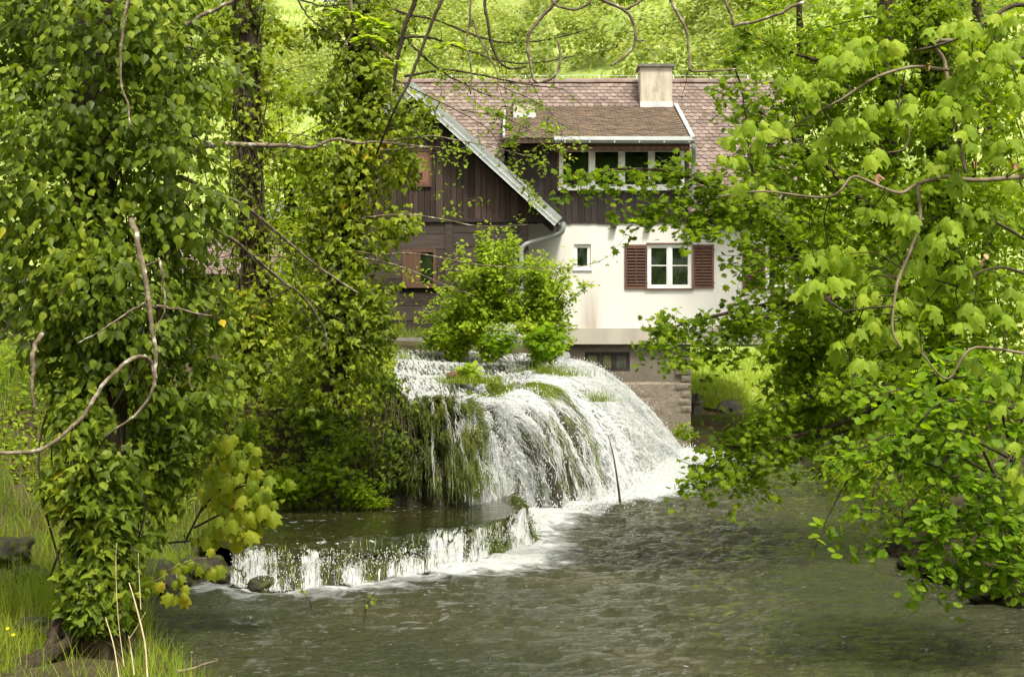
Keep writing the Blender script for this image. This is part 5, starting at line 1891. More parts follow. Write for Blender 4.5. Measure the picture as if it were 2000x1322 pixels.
def herb(name, label, c, r, n, size, mat, tpl, cat='plant', group=None, h=.5, stems=10, parts=0):
    t = thing(name, label, cat, c, group)
    acc = MB()
    L = []
    c = np.array(c, float)
    for k in range(stems):
        d = unit(rng.normal(size=3) * [1, .8, .2] + UP * 1.1)
        e = c + d * np.array([r, r, h]) * random.uniform(.6, 1.15)
        m = (c + e) / 2 + UP * .12 * h
        limb(acc, [c + rng.normal(0, .03, 3) * [1, 1, 0], m, e], .006, .003, 4, 7)
        L.append(twig_line([c, m, e], n // stems, size, r * .16, .3, 30, .3))
    acc.build('stems', TURF, t, True)
    dress(t, tpl, mat, L, parts, 'leaves')
    return t


for (px, py, D, r, h, n, sz1, mt, tp_, lab) in (
        (560, 985, 17.7, .42, .55, 320, .09, MAPLE, L_MAPLE, 'clump of lobed herb leaves at the back left of the side pool'),
        (640, 960, 17.8, .40, .7, 340, .075, BUSH, L_MAPLE, 'feathery pale herb between ivy and side pool'),
        (690, 905, 18, .38, .7, 300, .07, BUSH, L_SMALL, 'yellowish tall herb in the middle of the ivy bank'),
        (700, 990, 17.8, .36, .45, 320, .075, MAPLE, L_SMALL, 'leafy nettle patch above the side pool'),
        (610, 860, 18.2, .40, .7, 300, .09, BUSH, L_MAPLE, 'light fern-like plant half way up the ivy bank'),
        (600, 770, 18.6, .42, .6, 300, .085, MAPLE, L_MAPLE, 'broad-leaved plant high on the ivy bank'),
        (480, 905, 16.4, .36, .7, 260, .08, MAPLE, L_SMALL, 'green plant behind the yellowing sapling'),
        (450, 690, 19, .6, .6, 420, .085, BUSH, L_SMALL, 'pale flowering bush behind the slim trunk')):
    herb('bank_herb', lab, P(px, py, D), r, n, sz1, mt, tp_, 'plant', 'herbs on the ivy bank', h, 16)
# spiky light tuft at the right end of the bank
t = thing('sedge_tuft', 'light green sedge tuft at the pool edge beside the dark fall', 'plant', P(735, 992, 17.9))
n = 150
c = P(735, 990, 17.9)
az = rng.uniform(0, 2 * np.pi, n)
dd = unit(np.stack([np.cos(az), np.sin(az) - .3, rng.uniform(.6, 1.6, n)], -1))
ln = rng.uniform(.22, .45, n)
u = np.linspace(0, 1, 6)
pts = c + dd[:, None] * (ln[:, None] * u)[..., None] - UP * (ln[:, None] * .55 * u ** 2)[..., None] + rng.normal(0, .05, (n, 1, 3)) * [1, 1, 0]
acc = MB()
ribbons(acc, pts, .016 * (1 - u * .9)[None] * np.ones((n, 1)), unit(np.cross(dd, rng.normal(size=(n, 3))))[:, None] * np.ones((1, 6, 1)))
acc.build('blades', BUSH, t, False, 'stuff')

# yellowing sycamore sapling over the pool's left end
sap = thing('sycamore_sapling', 'yellow-green sycamore sapling hanging over the left end of the cascade', 'sapling', P(400, 1080, 11.6))
accS = MB()
LS = []
for pts in (PT((360, 1060, 11.8), (400, 980, 11.7), (440, 900, 11.5), (450, 830, 11.4)), PT((380, 1030, 11.8), (440, 1000, 11.5), (490, 985, 11.3), (508, 1010, 11.2)), PT((390, 1000, 11.7), (450, 930, 11.4), (475, 880, 11.3)),
            PT((400, 990, 11.7), (470, 950, 11.3), (505, 960, 11.2), (512, 1030, 11.1)), PT((330, 1060, 11.5), (400, 1050, 11.3), (450, 1020, 11.2), (500, 1050, 11.1))):
    part_limb(sap, 'stem', TWIG, pts, .010, .004, sides=6)
    c = spline(pts, 40)
    for k in range(24):
        i = int((.3 + .7 * random.random()) * 39)
        p = c[i] + rng.normal(0, .09, 3) * [1, .7, 1]
        LS.append((p[None], unit(np.array([[rng.normal(0, .35), -.75 + rng.normal(0, .2), .6 + rng.normal(0, .2)]])), unit(np.array([[rng.normal(0, .5), -.3, -.9]])), np.array([.105 * random.uniform(.6, 1.15)])))
dress(sap, L_SYC, SYCY, LS, 300)
spr = thing('sycamore_spray', 'thin sycamore twig with pale leaves hanging near the mossy stones', 'sapling', P(300, 1100, 10.8))
LS = []
for pts in (PT((270, 1160, 10.9), (320, 1120, 10.8), (360, 1100, 10.7), (400, 1090, 10.6), (415, 1120, 10.6)), PT((340, 1108, 10.8), (350, 1140, 10.6), (362, 1160, 10.6)), PT((255, 1180, 10.8), (295, 1140, 10.7), (320, 1125, 10.7))):
    part_limb(spr, 'stem', PALE, pts, .005, .003, sides=5)
    c = spline(pts, 30)
    for k in range(8):
        p = c[int((.4 + .6 * random.random()) * 29)] + rng.normal(0, .045, 3)
        LS.append((p[None], unit(np.array([[rng.normal(0, .35), -.8, .5]])), unit(np.array([[rng.normal(0, .5), -.2, -1.]])), np.array([.085 * random.uniform(.6, 1.1)])))
dress(spr, L_SYC, SYCY, LS, 60)

# mossy stones and the earth edge at the cascade's left end
for k, (px, py, r, lab, mt) in enumerate(((508, 1152, .13, 'small round mossy stone standing in the foam', STONE), (445, 1140, .17, 'mossy stone at the left end of the cascade', STONE), (556, 1142, .14, 'wet brown stone splashed by the cascade', GREY), (400, 1120, .26, 'dark boulder under the sycamore sapling', STONE),
                                          (455, 1060, .22, 'mossy boulder beside the cascade lip', STONE), (300, 1140, .30, 'dark boulder at the water behind the ivy tree', STONE), (350, 1090, .30, 'earthy boulder under the ivy roots', STONE))):
    c = G(px, py + (4 if k < 3 else 18))
    rock('mossy_stone', c + [0, .1, r * .25], r, mt, lab, 'stone', 'stones at the left end of the cascade', k * 3.7)
for k, (px, py, D, r, lab) in enumerate(((15, 800, 13.5, .24, 'grey rock at the left edge below the board fence'), (60, 850, 13, .16, 'mossy rock at the left edge in the grass'), (70, 1160, 10.6, .14, 'half-buried rock left of the ivy trunk foot'), (95, 1195, 10.4, .12, 'small mossy rock against the ivy roots'))):
    c = P(px, py, D)
    c[2] = float(ground_z(np.array([c[0]]), np.array([c[1]]))[0]) + r * .35
    rock('bank_rock', c, r, STONE, lab, 'rock', 'rocks on the left bank', 40 + k * 5.1)
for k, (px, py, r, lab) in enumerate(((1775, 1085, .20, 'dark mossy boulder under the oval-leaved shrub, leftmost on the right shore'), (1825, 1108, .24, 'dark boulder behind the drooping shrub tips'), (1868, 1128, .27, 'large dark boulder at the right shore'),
                                      (1915, 1146, .25, 'shade-dark boulder at the lower right edge'), (1958, 1162, .26, 'dark boulder nearest the viewer on the right shore'), (2000, 1180, .28, 'mossy boulder cut by the right edge'), (1900, 1095, .30, 'upper dark boulder on the right shore'), (1960, 1110, .30, 'upper dark boulder at the right edge'))):
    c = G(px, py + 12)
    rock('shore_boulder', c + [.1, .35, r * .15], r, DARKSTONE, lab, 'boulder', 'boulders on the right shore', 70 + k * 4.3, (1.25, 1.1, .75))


# ------------------------------------------------------------------ grass of the near bank
def blades(acc, pos, ln, w_, lean=.5, K=4):
    n = len(pos)
    az = rng.uniform(0, 2 * np.pi, n)
    le = rng.random(n) * lean
    d = np.stack([np.cos(az) * le, np.sin(az) * le, np.ones(n)], -1)
    u = np.linspace(0, 1, K)
    pts = pos[:, None] + d[:, None] * (ln[:, None] * u)[..., None]
    pts[..., :2] += (d[:, None, :2] * (ln[:, None] * u ** 2)[..., None]) * 1.2
    pts[..., 2] -= ln[:, None] * u ** 2 * .35 * le[:, None]
    side = unit(np.stack([-np.sin(az), np.cos(az), np.zeros(n)], -1))
    ribbons(acc, pts, (w_[:, None] * (1 - u[None] * .92)), side[:, None] * np.ones((1, K, 1)))


x = np.concatenate([rng.uniform(-7.2, -2.4, 40000), rng.uniform(-3.6, -1.7, 3400)])
y = np.concatenate([rng.uniform(9.0, 17.5, 40000), rng.uniform(8.2, 10.8, 3400)])
d = sdist(x, y, RIVER)
pxg = 1000 + x / y * F
ok = ((pxg > 235) | (np.arange(len(x)) < 40000) | (rng.random(len(x)) < .25)) & (d > .02) & (np.hypot(x - B0[0], y - B0[1]) > .33) & ((np.arange(len(x)) >= 40000) | (x < -3.30) | (y > 10.9)) & (fbm(x * 1.3, y * 1.3, 2.) > .36)
x, y = x[ok], y[ok]
acc = MB()
blades(acc, np.stack([x, y, ground_z(x, y) - .02], -1), rng.uniform(.08, .30, len(x)) * (.6 + .8 * fbm(x * 2, y * 2, 5.)) * (1 + .5 * (y > 11)), rng.uniform(.004, .009, len(x)))
tag(acc.build('bank_grass', GRASS, None, False), 'lush green grass on the near left bank', 'grass', None, 'stuff')
for k, (px, py, lab) in enumerate(((15, 1228, 'yellow buttercup in the grass at the left edge, upper one'), (26, 1240, 'yellow buttercup in the grass at the left edge, lower one'))):
    t = thing('buttercup', lab, 'flower', P(px, py + 40, 9.8), 'buttercups at the left edge')
    part_limb(t, 'stem', GRASS, PT((px + 2, py + 45, 9.8), (px + 1, py + 20, 9.75), (px, py, 9.7)), .003, .002, sides=4)
    acc = MB()
    a = np.arange(5) * 2 * np.pi / 5
    put_leaves(acc, L_SMALL, np.tile(P(px, py, 9.7), (5, 1)), np.stack([np.cos(a) * -.4, np.sin(a) * -.4 - .6, np.ones(5) * .8], -1), np.stack([np.cos(a), np.sin(a) * .6, np.sin(a) * .6 + .3], -1), np.full(5, .016))
    acc.build('petals', YELLOW, t)
for k, (pts, r, lab) in enumerate(((PT((288, 1322, 8.6), (282, 1250, 8.7), (262, 1170, 8.9), (252, 1138, 9)), .006, 'tallest leaning pale dry stalk at the lower left'), (PT((232, 1322, 8.8), (222, 1260, 8.9), (206, 1205, 9)), .005, 'pale dry stalk right of the ivy trunk foot'), (PT((262, 1318, 8.7), (256, 1270, 8.8), (251, 1241, 8.8)), .005, 'short broken dry stalk between two taller ones'),
                                   (PT((242, 1300, 8.8), (230, 1200, 8.9), (226, 1100, 9), (228, 1060, 9)), .003, 'thin brown upright stalk before the ivy trunk'), (PT((254, 1245, 8.8), (270, 1220, 8.8), (284, 1195, 8.8)), .003, 'thin slanting dry twig crossing the tall stalk'), (PT((275, 1190, 8.9), (272, 1130, 9), (270, 1080, 9)), .003, 'thin brown stalk before the river at the left'))):
    q = MB()
    limb(q, pts, r, r * .7, 5, 10)
    tag(q.build('dry_stalk', STALK, None, True), lab, 'stalk', 'dry stalks at the lower left')
tag(MB().tube(spline(PT((345, 1312, 9.5), (380, 1304, 9.6), (400, 1296, 9.6), (425, 1290, 9.7)), 16), np.linspace(.012, .005, 16), 6, .2).build('driftwood', PALE, None, True), 'pale stick lying at the water edge, bottom left', 'stick')
# sticks standing in the river
tag(MB().tube(spline(PT((1212, 985, 20.5), (1206, 940, 20.5), (1198, 890, 20.6), (1188, 850, 20.7)), 20), np.linspace(.02, .006, 20), 6, .2).build('river_stick', TWIG, None, True), 'bare dark stick standing before the waterfall foot', 'stick')
for k, (pts, lab, lv) in enumerate(((PT((611, 1192, 12.4), (602, 1168, 12.4), (585, 1145, 12.5), (572, 1110, 12.6)), 'leaning thin shoot before the foam of the cascade', (585, 1150)), (PT((711, 1218, 11.8), (714, 1190, 11.8), (722, 1170, 11.8), (737, 1152, 11.8)), 'small leafy shoot standing in the river, right of the stones', (724, 1165)))):
    t = thing('river_shoot', lab, 'shoot', pts[0], 'shoots in the river')
    part_limb(t, 'stem', TWIG, pts, .007, .003, sides=5, jit=.2)
    dress(t, L_SMALL, BUSH, [twig_line(pts, 14, .035, .02, .2, 20, .5)], 0, 'leaves')

# ------------------------------------------------------------------ shrubs on top of the fall
def shrub(label, px, py, D, w_, h, nst, per, size, mat, lean=0., name='shrub', tpl=L_SMALL):
    base = P(px, py, D)
    t = thing(name, label, 'shrub', base)
    acc = MB()
    L = []
    for k in range(nst):
        dx = rng.normal(0, .5) * w_
        e = base + np.array([dx + lean, rng.normal(0, .35) * w_, h * random.uniform(.18, 1.0) * (1 - .25 * min(1, abs(dx / w_)))])
        m = (base + e) / 2 + np.array([dx * -.12, 0, h * .08])
        q = [base + rng.normal(0, .07, 3) * [1, 1, 0], m, e]
        limb(acc, q, .014, .004, 5, 9)
        for s in side_twigs(acc, q, 5, .34, .003, (0, 0, 1.3)):
            L.append(twig_line(s, per, size, .045, .2, 20, .05))
        L.append(twig_line(q, per * 2, size, .08, .2, 40, .0))
    acc.build('stems', TWIG, t, True)
    dress(t, tpl, mat, L, 0, 'leaves')
    return t


shrub('tall yellow-green shrub before the timber wall, highest of the shrubs', 955, 692, 27, 1.05, 2.75, 70, 24, .085, SPRING)
shrub('dense green shrub covering the corner of the white wall', 1056, 697, 27.2, .85, 2.25, 70, 24, .085, SPRING)
shrub('low bush with small leaves at the foot of the timber wall', 890, 692, 27.6, .8, 1.35, 40, 22, .085, SPRING, -.05)
herb('broad_leaf_plant', 'dark broad-leaved plant below the timber house wall', P(860, 688, 27.8), .5, 220, .13, MAPLE, L_OVAL, 'plant', None, .7, 14)
herb('broad_leaf_plant', 'leafy lobed bush at the right end above the chute', P(1070, 705, 26.5), .45, 420, .12, OVAL, L_MAPLE, 'plant', None, .75, 18)
fp = herb('flowering_umbel_plant', 'green plant topped with white flower umbels on the fall', P(978, 698, 26), .40, 380, .09, OVAL, L_MAPLE, 'plant', None, .62, 16)
acc = MB()
for k in range(26):
    c = P(965 + rng.normal(20, 18), 645 + rng.normal(0, 9), 25.8 + rng.normal(0, .1))
    n = 26
    d = rng.normal(size=(n, 3)) * [.05, .05, .012]
    put_leaves(acc, L_FAR, c + d, unit(rng.normal(0, .3, (n, 3)) + UP), rand_dir(n), np.full(n, .02))
acc.build('umbels', PETAL, fp, False, 'stuff')
bb = herb('butterbur_clump', 'bright big-leaved clump on the ledge of the waterfall', P(915, 742, 22.3), .26, 90, .15, SYCA, L_OVAL, 'plant', None, .32, 14)
n = 900
acc = MB()
c = P(915, 745, 22.2)
blades(acc, c + rng.normal(0, 1, (n, 3)) * [.26, .22, 0] - UP * .03, rng.uniform(.08, .22, n), rng.uniform(.006, .012, n), .8)
acc.build('grass', TURF, bb, False, 'stuff')
tag(MB().tube(PT((872, 735, 22.2), (885, 733, 22.2), (898, 734, 22.3)), [.05, .06, .05], 9, .12).build('log', ORANGE, None, True), 'short brown log end beside the big-leaved clump on the fall', 'log')
for k, (px, py, D, w_, n, lab) in enumerate(((800, 655, 28.6, .5, 500, 'grass tuft at the foot of the timber wall'), (1075, 730, 25.5, .3, 500, 'grass tuft on the lip left of the white chute'), (1150, 780, 24.5, .2, 300, 'small grass tuft amid the falling water'), (775, 697, 26.5, .2, 160, 'pale grass tuft at the stream behind the ivy curtain'))):
    t = thing('grass_tuft', lab, 'grass tuft', P(px, py, D))
    acc = MB()
    blades(acc, P(px, py, D) + rng.normal(0, 1, (n, 3)) * [w_, w_ * .6, .0] - UP * .04, rng.uniform(.10, .30, n), rng.uniform(.008, .014, n), .9)
    acc.build('blades', TURF, t, False, 'stuff')
herb('shore_plant', 'weeds growing at the foot of the cellar pier', P(1335, 860, 33.5), .35, 200, .10, BUSH, L_SMALL, 'plant', None, .5, 12)

# ------------------------------------------------------------------ right side: maple, sycamore, oval-leaved shrub
mp = thing('maple_tree', 'green field maple reaching from the right over the house front', 'tree', P(1840, 900, 15.5))
tk = PT((1850, 960, 15.5), (1845, 700, 15.5), (1838, 450, 15.6), (1830, 200, 15.6), (1810, 60, 15.6), (1770, -80, 15.6))
part_limb(mp, 'trunk', BARK, tk, .17, .12, sides=12, K=34, jit=.12)
part_limb(mp, 'trunk', BARK, PT((1740, 700, 16.5), (1735, 400, 16.4), (1733, 180, 16.3), (1728, -60, 16.2)), .11, .09, sides=10, K=24, jit=.12)
accS, LS = MB(), []
lim = (
    (PT((1838, 560, 15.6), (1700, 560, 15), (1580, 517, 14.6), (1520, 450, 14.4), (1492, 407, 14.3), (1430, 377, 14.1), (1365, 350, 14), (1300, 332, 13.9), (1200, 330, 13.8), (1110, 365, 13.7)), .045, .006, 520),
    (PT((1492, 407, 14.3), (1482, 370, 14.3), (1465, 310, 14.3), (1455, 225, 14.4), (1450, 170, 14.4)), .022, .006, 150),
    (PT((1838, 620, 15.6), (1700, 580, 14.8), (1560, 590, 14.4), (1440, 605, 14.2), (1340, 630, 14), (1268, 655, 13.9)), .04, .005, 420),
    (PT((1560, 590, 14.4), (1470, 630, 14.2), (1400, 660, 14.1), (1340, 700, 14)), .014, .004, 170),
    (PT((1600, 520, 14.6), (1530, 505, 14.3), (1480, 500, 14.2), (1440, 540, 14.1)), .014, .004, 110),
    (PT((1365, 350, 14), (1300, 400, 13.9), (1270, 430, 13.9)), .010, .004, 120),
    (PT((1430, 377, 14.1), (1380, 430, 14), (1340, 470, 13.9)), .010, .004, 110),
    (PT((1840, 700, 15.5), (1720, 790, 15), (1630, 830, 14.8), (1557, 850, 14.7), (1475, 872, 14.6), (1432, 873, 14.5), (1414, 898, 14.5), (1387, 916, 14.4), (1357, 945, 14.4)), .035, .004, 230),
    (PT((1840, 740, 15.5), (1720, 810, 15.2), (1630, 846, 15), (1568, 864, 14.8), (1523, 883, 14.8), (1470, 930, 14.7), (1450, 965, 14.7)), .03, .004, 170),
    (PT((1720, 790, 15), (1600, 770, 14.8), (1530, 790, 14.7), (1440, 835, 14.6), (1350, 850, 14.5)), .016, .004, 230),
    (PT((1838, 460, 15.6), (1720, 420, 15.2), (1620, 330, 15), (1540, 260, 14.9), (1470, 200, 14.8), (1430, 120, 14.7)), .04, .006, 300),
    (PT((1830, 200, 15.6), (1700, 150, 15.3), (1600, 120, 15), (1520, 90, 14.9), (1450, 60, 14.8)), .035, .006, 260),
    (PT((1740, 500, 16), (1640, 640, 15.4), (1580, 700, 15.1), (1540, 730, 15)), .02, .005, 300),
    (PT((1838, 640, 15.6), (1780, 690, 15), (1700, 720, 14.7), (1620, 760, 14.5)), .02, .005, 260))
for (pts, r0, r1, n) in lim:
    part_limb(mp, 'branch', TWIG if r0 < .03 else BARK, pts, r0, r1, sides=7, jit=.14, wob=.05)
    k = max(8, n // 7)
    for s in side_twigs(accS, pts, k, .42, .004, (-.25, 0, -.05)):
        LS.append(twig_line(s, 19, .070, .06, .55, 20, .05))
for (px, py, D, r, n) in ((1700, 620, 15, .6, 30), (1640, 520, 15.2, .55, 26), (1600, 350, 15.6, .5, 24), (1700, 300, 15.8, .6, 26), (1760, 450, 15.2, .55, 24), (1880, 250, 15, .6, 24), (1900, 560, 14.8, .6, 26), (1650, 90, 15.8, .6, 24), (1560, 200, 15.6, .45, 20), (1800, 60, 15.5, .5, 20), (1560, 660, 15, .4, 20), (1660, 760, 15.2, .6, 26), (1560, 800, 15.4, .45, 20), (1950, 120, 15, .6, 22), (1520, 330, 15, .35, 16), (1560, 430, 15.2, .4, 18), (1960, 420, 15, .5, 22), (1960, 700, 15, .5, 22), (1780, 600, 15, .5, 20), (1700, 180, 15.4, .5, 20), (1830, 380, 15, .5, 20)):
    LS.append(clumps(P(px, py, D), (r, r * .8, r * .8), int(n * 1.5), 20, .13, .072, .5, .5, .6))
accS.build('twigs', TWIG, mp, True, 'stuff')
dress(mp, L_MAPLE, MAPLE, LS, 300, 'crown')
# ivy on its trunk
L = [column(tk, lambda z: np.full_like(z, .26), 2600, .075, .3, 33., .35, 1.3)]
dress(mp, L_IVY, IVY, L, 0, 'trunk_ivy')

sy = thing('sycamore_tree', 'sycamore boughs with large pale drooping leaves at the right, nearest the viewer', 'tree', P(2080, 900, 7))
part_limb(sy, 'trunk', BARK, PT((2150, 1250, 7.4), (2140, 700, 7.3), (2130, 300, 7.2), (2120, -100, 7.2)), .12, .09, sides=10, K=20)
pos, nr, tp, szz = [], [], [], []
bl = (
    (PT((2130, 330, 7.2), (2000, 345, 7.0), (1900, 352, 6.9), (1850, 345, 6.9), (1793, 358, 6.85), (1755, 376, 6.8), (1690, 350, 6.8), (1662, 347, 6.8), (1618, 385, 6.75), (1490, 375, 6.7), (1400, 385, 6.7)), .013, .004, PALE),
    (PT((1793, 358, 6.85), (1797, 430, 6.8), (1778, 490, 6.8), (1752, 560, 6.75), (1744, 640, 6.7), (1760, 680, 6.7)), .011, .005, PALE),
    (PT((2130, 60, 7.3), (2000, 10, 7.2), (1930, 40, 7.1), (1860, 80, 7.0), (1790, 100, 7.0)), .014, .006, TWIG),
    (PT((1860, 80, 7.0), (1825, 85, 7.0), (1845, 122, 7), (1855, 200, 6.95), (1872, 270, 6.9), (1885, 340, 6.9)), .010, .009, PALE),
    (PT((1853, 138, 6.95), (1780, 132, 6.95), (1720, 148, 6.9), (1650, 190, 6.9), (1560, 240, 6.9), (1500, 290, 6.85)), .009, .004, PALE),
    (PT((2130, 130, 7.3), (1960, 108, 7.0), (1900, 105, 6.95)), .010, .005, TWIG),
    (PT((2130, 600, 7.2), (1990, 530, 7), (1930, 525, 6.9), (1870, 560, 6.8)), .010, .004, TWIG),
    (PT((1760, 170, 6.9), (1757, 220, 6.9), (1776, 250, 6.9), (1768, 290, 6.9), (1730, 300, 6.9)), .006, .003, PALE),
    (PT((2130, 560, 7.2), (1960, 440, 6.9), (1900, 430, 6.85)), .009, .004, TWIG),
    (PT((1744, 600, 6.7), (1700, 600, 6.7), (1650, 610, 6.7)), .006, .003, TWIG),
    (PT((2130, 700, 7), (2000, 690, 6.8), (1900, 680, 6.7), (1850, 740, 6.7), (1800, 690, 6.7)), .008, .004, PALE),
    (PT((2130, 900, 7), (2010, 900, 6.7), (1990, 930, 6.6)), .008, .004, TWIG))
for (pts, r0, r1, mt) in bl:
    part_limb(sy, 'branch', mt, pts, r0, r1, sides=7, jit=.12, wob=.012)
groups = ((1940, 110, 8), (1890, 70, 7), (1960, 60, 6), (1880, 130, 7), (1850, 55, 3), (1830, 80, 3), (1990, 90, 5), (1920, 150, 6), (1690, 100, 6), (1660, 125, 7), (1740, 95, 5), (1640, 140, 6), (1880, 155, 5), (1865, 175, 5), (1900, 180, 4), (1990, 170, 4),
          (1760, 205, 6), (1735, 225, 5), (1780, 220, 4), (1830, 220, 5), (1850, 215, 5), (1880, 225, 3), (1545, 175, 5), (1590, 185, 5), (1570, 205, 4), (1610, 180, 4), (1990, 200, 4),
          (1660, 255, 6), (1640, 270, 4), (1690, 265, 4), (1480, 265, 5), (1440, 275, 4), (1420, 330, 4), (1520, 260, 4), (1700, 310, 4), (1600, 315, 4), (1560, 250, 4),
          (1890, 275, 6), (1925, 285, 5), (1860, 300, 4), (1960, 300, 6), (1990, 330, 5), (1820, 320, 4), (1450, 385, 5), (1490, 375, 4), (1870, 360, 4),
          (1720, 415, 6), (1760, 430, 6), (1780, 445, 5), (1700, 425, 4), (1890, 430, 7), (1930, 420, 6), (1860, 450, 5), (1960, 440, 5), (1990, 370, 4),
          (1620, 505, 6), (1590, 520, 4), (1660, 510, 5), (1780, 480, 5), (1840, 475, 6), (1860, 500, 5), (1760, 525, 6), (1730, 535, 5), (1790, 530, 5), (1680, 540, 4), (1590, 560, 6), (1570, 575, 4), (1640, 560, 4), (1720, 560, 5), (1700, 570, 4),
          (1870, 545, 5), (1830, 560, 5), (1900, 540, 4), (1780, 600, 5), (1750, 610, 5), (1810, 605, 4), (1700, 640, 7), (1730, 650, 6), (1680, 660, 5), (1760, 660, 5), (1790, 665, 4), (1900, 620, 5), (1950, 630, 5), (1980, 590, 4), (1640, 690, 5),
          (1880, 640, 4), (1910, 715, 5), (1970, 755, 4), (1990, 790, 4), (1800, 700, 4), (1700, 720, 4), (1870, 770, 4), (1990, 880, 5), (1970, 940, 5), (1985, 960, 4))
for (px, py, n) in groups:
    d0 = 6.8 + rng.normal(0, .12)
    c = P(px, py - 14, d0)
    for k in range(max(3, int(n * 1.2))):
        a = rng.uniform(0, 2 * np.pi)
        d = np.array([math.cos(a), math.sin(a) * .8, 0])
        pos.append(c + d * .03 + rng.normal(0, .022, 3))
        nr.append(np.array([0, -.42, .75]) + d * .30 + rng.normal(0, .2, 3))
        tp.append(d * .75 - UP * .75 + [0, -.25, 0] + rng.normal(0, .25, 3))
        szz.append(random.uniform(.042, .080))
pos = np.array(pos)
dress(sy, L_SYC, SYCA, (pos, np.array(nr), np.array(tp), np.array(szz)), 300)
accS = MB()
allb = np.vstack([spline(b[0], 60) for b in bl])
for (px, py, n) in groups:                       # leaf stalks back to the nearest bough
    c = P(px, py - 14, 6.85)
    dd = np.linalg.norm(allb - c, axis=1)
    e = allb[dd.argmin()]
    if dd.min() < .9:
        limb(accS, [e, (e + c) / 2 + UP * .03 + rng.normal(0, .03, 3), c], .004, .002, 4, 7, .1)
accS.build('twigs', TWIG, sy, True, 'stuff')
for (px, py) in ((1895, 108, ), (1815, 122), (1972, 112), (1905, 315), (1716, 342), (1978, 315), (1920, 505)):
    acc = MB()
    c = P(px, py, 6.75)
    put_leaves(acc, L_OVAL, c + rng.normal(0, .008, (4, 3)), rand_dir(4), unit(rng.normal(0, .4, (4, 3)) - UP), np.full(4, .04))
    acc.build('seed_keys', simple('seed_key', [(0, (.45, .25, .13)), (1, (.55, .33, .2))], bstr=0), sy)

ov = thing('oval_leaf_shrub', 'shrub with oval bright leaves leaning over the water, lower right', 'shrub', P(1960, 1080, 10.5))
accS, LS = MB(), []
ovb = (
    PT((1990, 1060, 10.6), (1900, 960, 10.4), (1800, 900, 10.2), (1700, 900, 10), (1640, 960, 9.9), (1590, 1070, 9.8)), PT((1980, 1080, 10.6), (1880, 1000, 10.3), (1790, 1000, 10), (1740, 1050, 9.9), (1690, 1080, 9.9)),
    PT((1990, 1060, 10.6), (1930, 900, 10.4), (1860, 800, 10.2), (1760, 760, 10), (1680, 800, 9.9)), PT((1990, 1000, 10.6), (1960, 820, 10.3), (1900, 720, 10.2), (1840, 700, 10.1)),
    PT((1985, 1070, 10.5), (1900, 1020, 10.1), (1830, 1030, 9.9), (1800, 1110, 9.8), (1810, 1155, 9.8)), PT((1990, 1060, 10.4), (1940, 1000, 10), (1900, 1040, 9.9), (1900, 1090, 9.8)),
    PT((2000, 1050, 10.4), (1985, 980, 10), (1960, 1020, 9.8), (1960, 1090, 9.8)), PT((1980, 950, 10.4), (1850, 880, 10), (1750, 850, 9.9), (1690, 870, 9.8), (1650, 900, 9.8)),
    PT((1980, 900, 10.3), (1880, 850, 10), (1800, 830, 9.9), (1720, 930, 9.8), (1700, 1000, 9.8)), PT((1990, 800, 10.3), (1900, 780, 10), (1820, 800, 9.9), (1760, 900, 9.8), (1765, 980, 9.8)),
    PT((2030, 1050, 10.6), (1960, 1060, 10.4), (1900, 1085, 10.3), (1860, 1120, 10.2)), PT((2040, 1060, 10.6), (1990, 1080, 10.4), (1950, 1110, 10.3), (1930, 1150, 10.3)), PT((2040, 1000, 10.5), (2000, 1040, 10.3), (1980, 1100, 10.2), (1985, 1150, 10.2)),
    PT((2010, 700, 10.3), (1990, 850, 10), (1950, 930, 9.8), (1920, 960, 9.8)), PT((1960, 940, 10.3), (1860, 930, 10), (1840, 980, 9.8), (1830, 1030, 9.8)))
for k, pts in enumerate(ovb):
    part_limb(ov, 'branch', TWIG, pts, .016 if k < 4 else .010, .003, sides=6, jit=.12, wob=.03)
    for s in side_twigs(accS, pts, 15, .30, .003, (-.1, -.1, -.15)):
        LS.append(twig_line(s, 9, .078, .04, .45, 20, .05))
    LS.append(twig_line(pts, 26, .085, .05, .45, 80, .2))
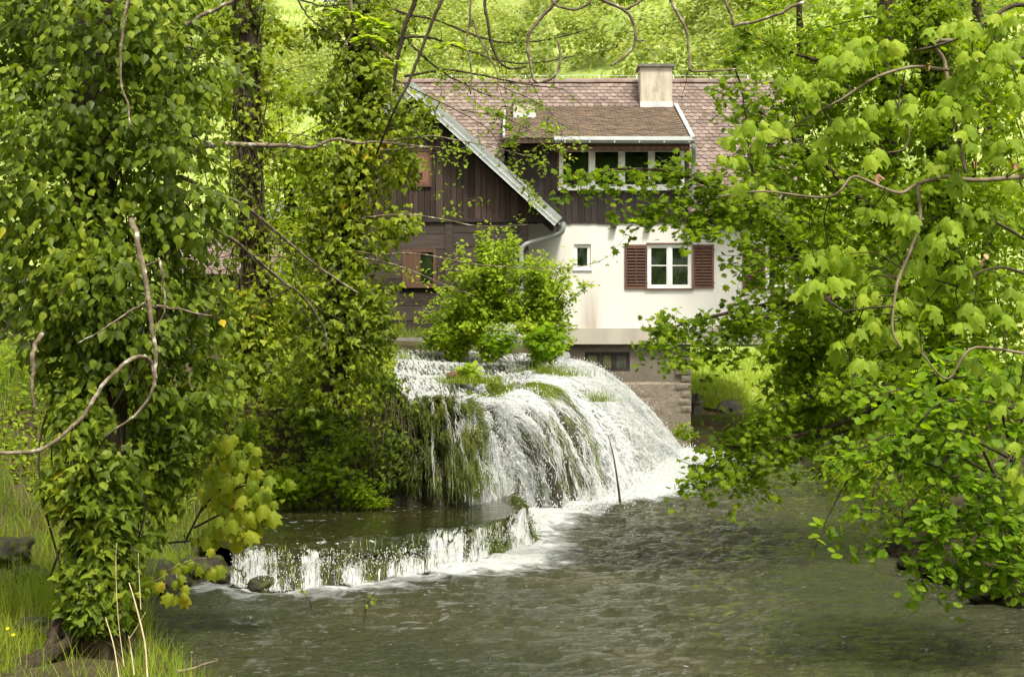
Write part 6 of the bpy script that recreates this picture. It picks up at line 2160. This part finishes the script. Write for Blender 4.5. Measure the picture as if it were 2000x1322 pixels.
for (px, py, D, r, n) in ((1900, 830, 10.7, .35, 14), (1960, 900, 10.7, .3, 12), (1820, 860, 10.6, .32, 12), (1960, 760, 10.7, .35, 14), (1850, 740, 10.8, .35, 14), (1760, 820, 10.6, .3, 12)):
    LS.append(clumps(P(px, py, D), (r, r * .7, r * .8), n, 12, .10, .085, .5, .5, .6))
accS.build('twigs', TWIG, ov, True, 'stuff')
dress(ov, L_OVAL, OVAL, LS, 300, 'leaves')
for k, (px, py, lab) in enumerate(((1850, 1080, 'dark weeds drooping over the right shore under the oval-leaved shrub'), (1930, 1090, 'weeds between the boulders at the right shore'), (1990, 1110, 'weeds at the right edge above the dark boulders'))):
    herb('shore_herb', lab, G(px, py + 20) + [0, .5, .35], .35, 240, .07, MAPLE, L_SMALL, 'weeds', None, .35, 14)
tag(MB().tube(spline(PT((1770, 1020, 11), (1745, 1040, 11), (1733, 1060, 11), (1738, 1080, 11)), 16), np.linspace(.022, .012, 16), 7, .2).build('dead_stick', TWIG, None, True), 'bent dead stick dipping into the water under the oval-leaved shrub', 'stick')
t = thing('bare_shoreline_twigs', 'tangle of bare thin twigs at the water under the right shrub', 'branch', P(1830, 1080, 11))
for pts in (PT((1790, 1078, 10.9), (1840, 1072, 11), (1900, 1062, 11)), PT((1825, 1080, 10.9), (1840, 1105, 10.8), (1880, 1118, 10.8), (1890, 1100, 10.9), (1860, 1078, 11)), PT((1945, 1075, 10.6), (1980, 1050, 10.6), (2010, 1030, 10.6))):
    part_limb(t, 'twig', PALE, pts, .008, .004, sides=5, jit=.2)

# wood behind the viewer: only its reflection shows, in the panes and on the water
L = []
for k in range(110):
    c = (rng.uniform(-40, 40), rng.uniform(-44, -26), rng.uniform(1, 19))
    r = rng.uniform(2.2, 3.6)
    L.append(clumps(c, (r, r, r), 40, 10, .6, .8, .6, .3, .6))
acc = MB()
put_leaves(acc, L_FAR, *[np.concatenate(x) for x in zip(*L)])
tag(acc.build('wood_behind', BACK, None, False), 'green wood on the near shore mirrored in the house windows', 'woodland', None, 'stuff')
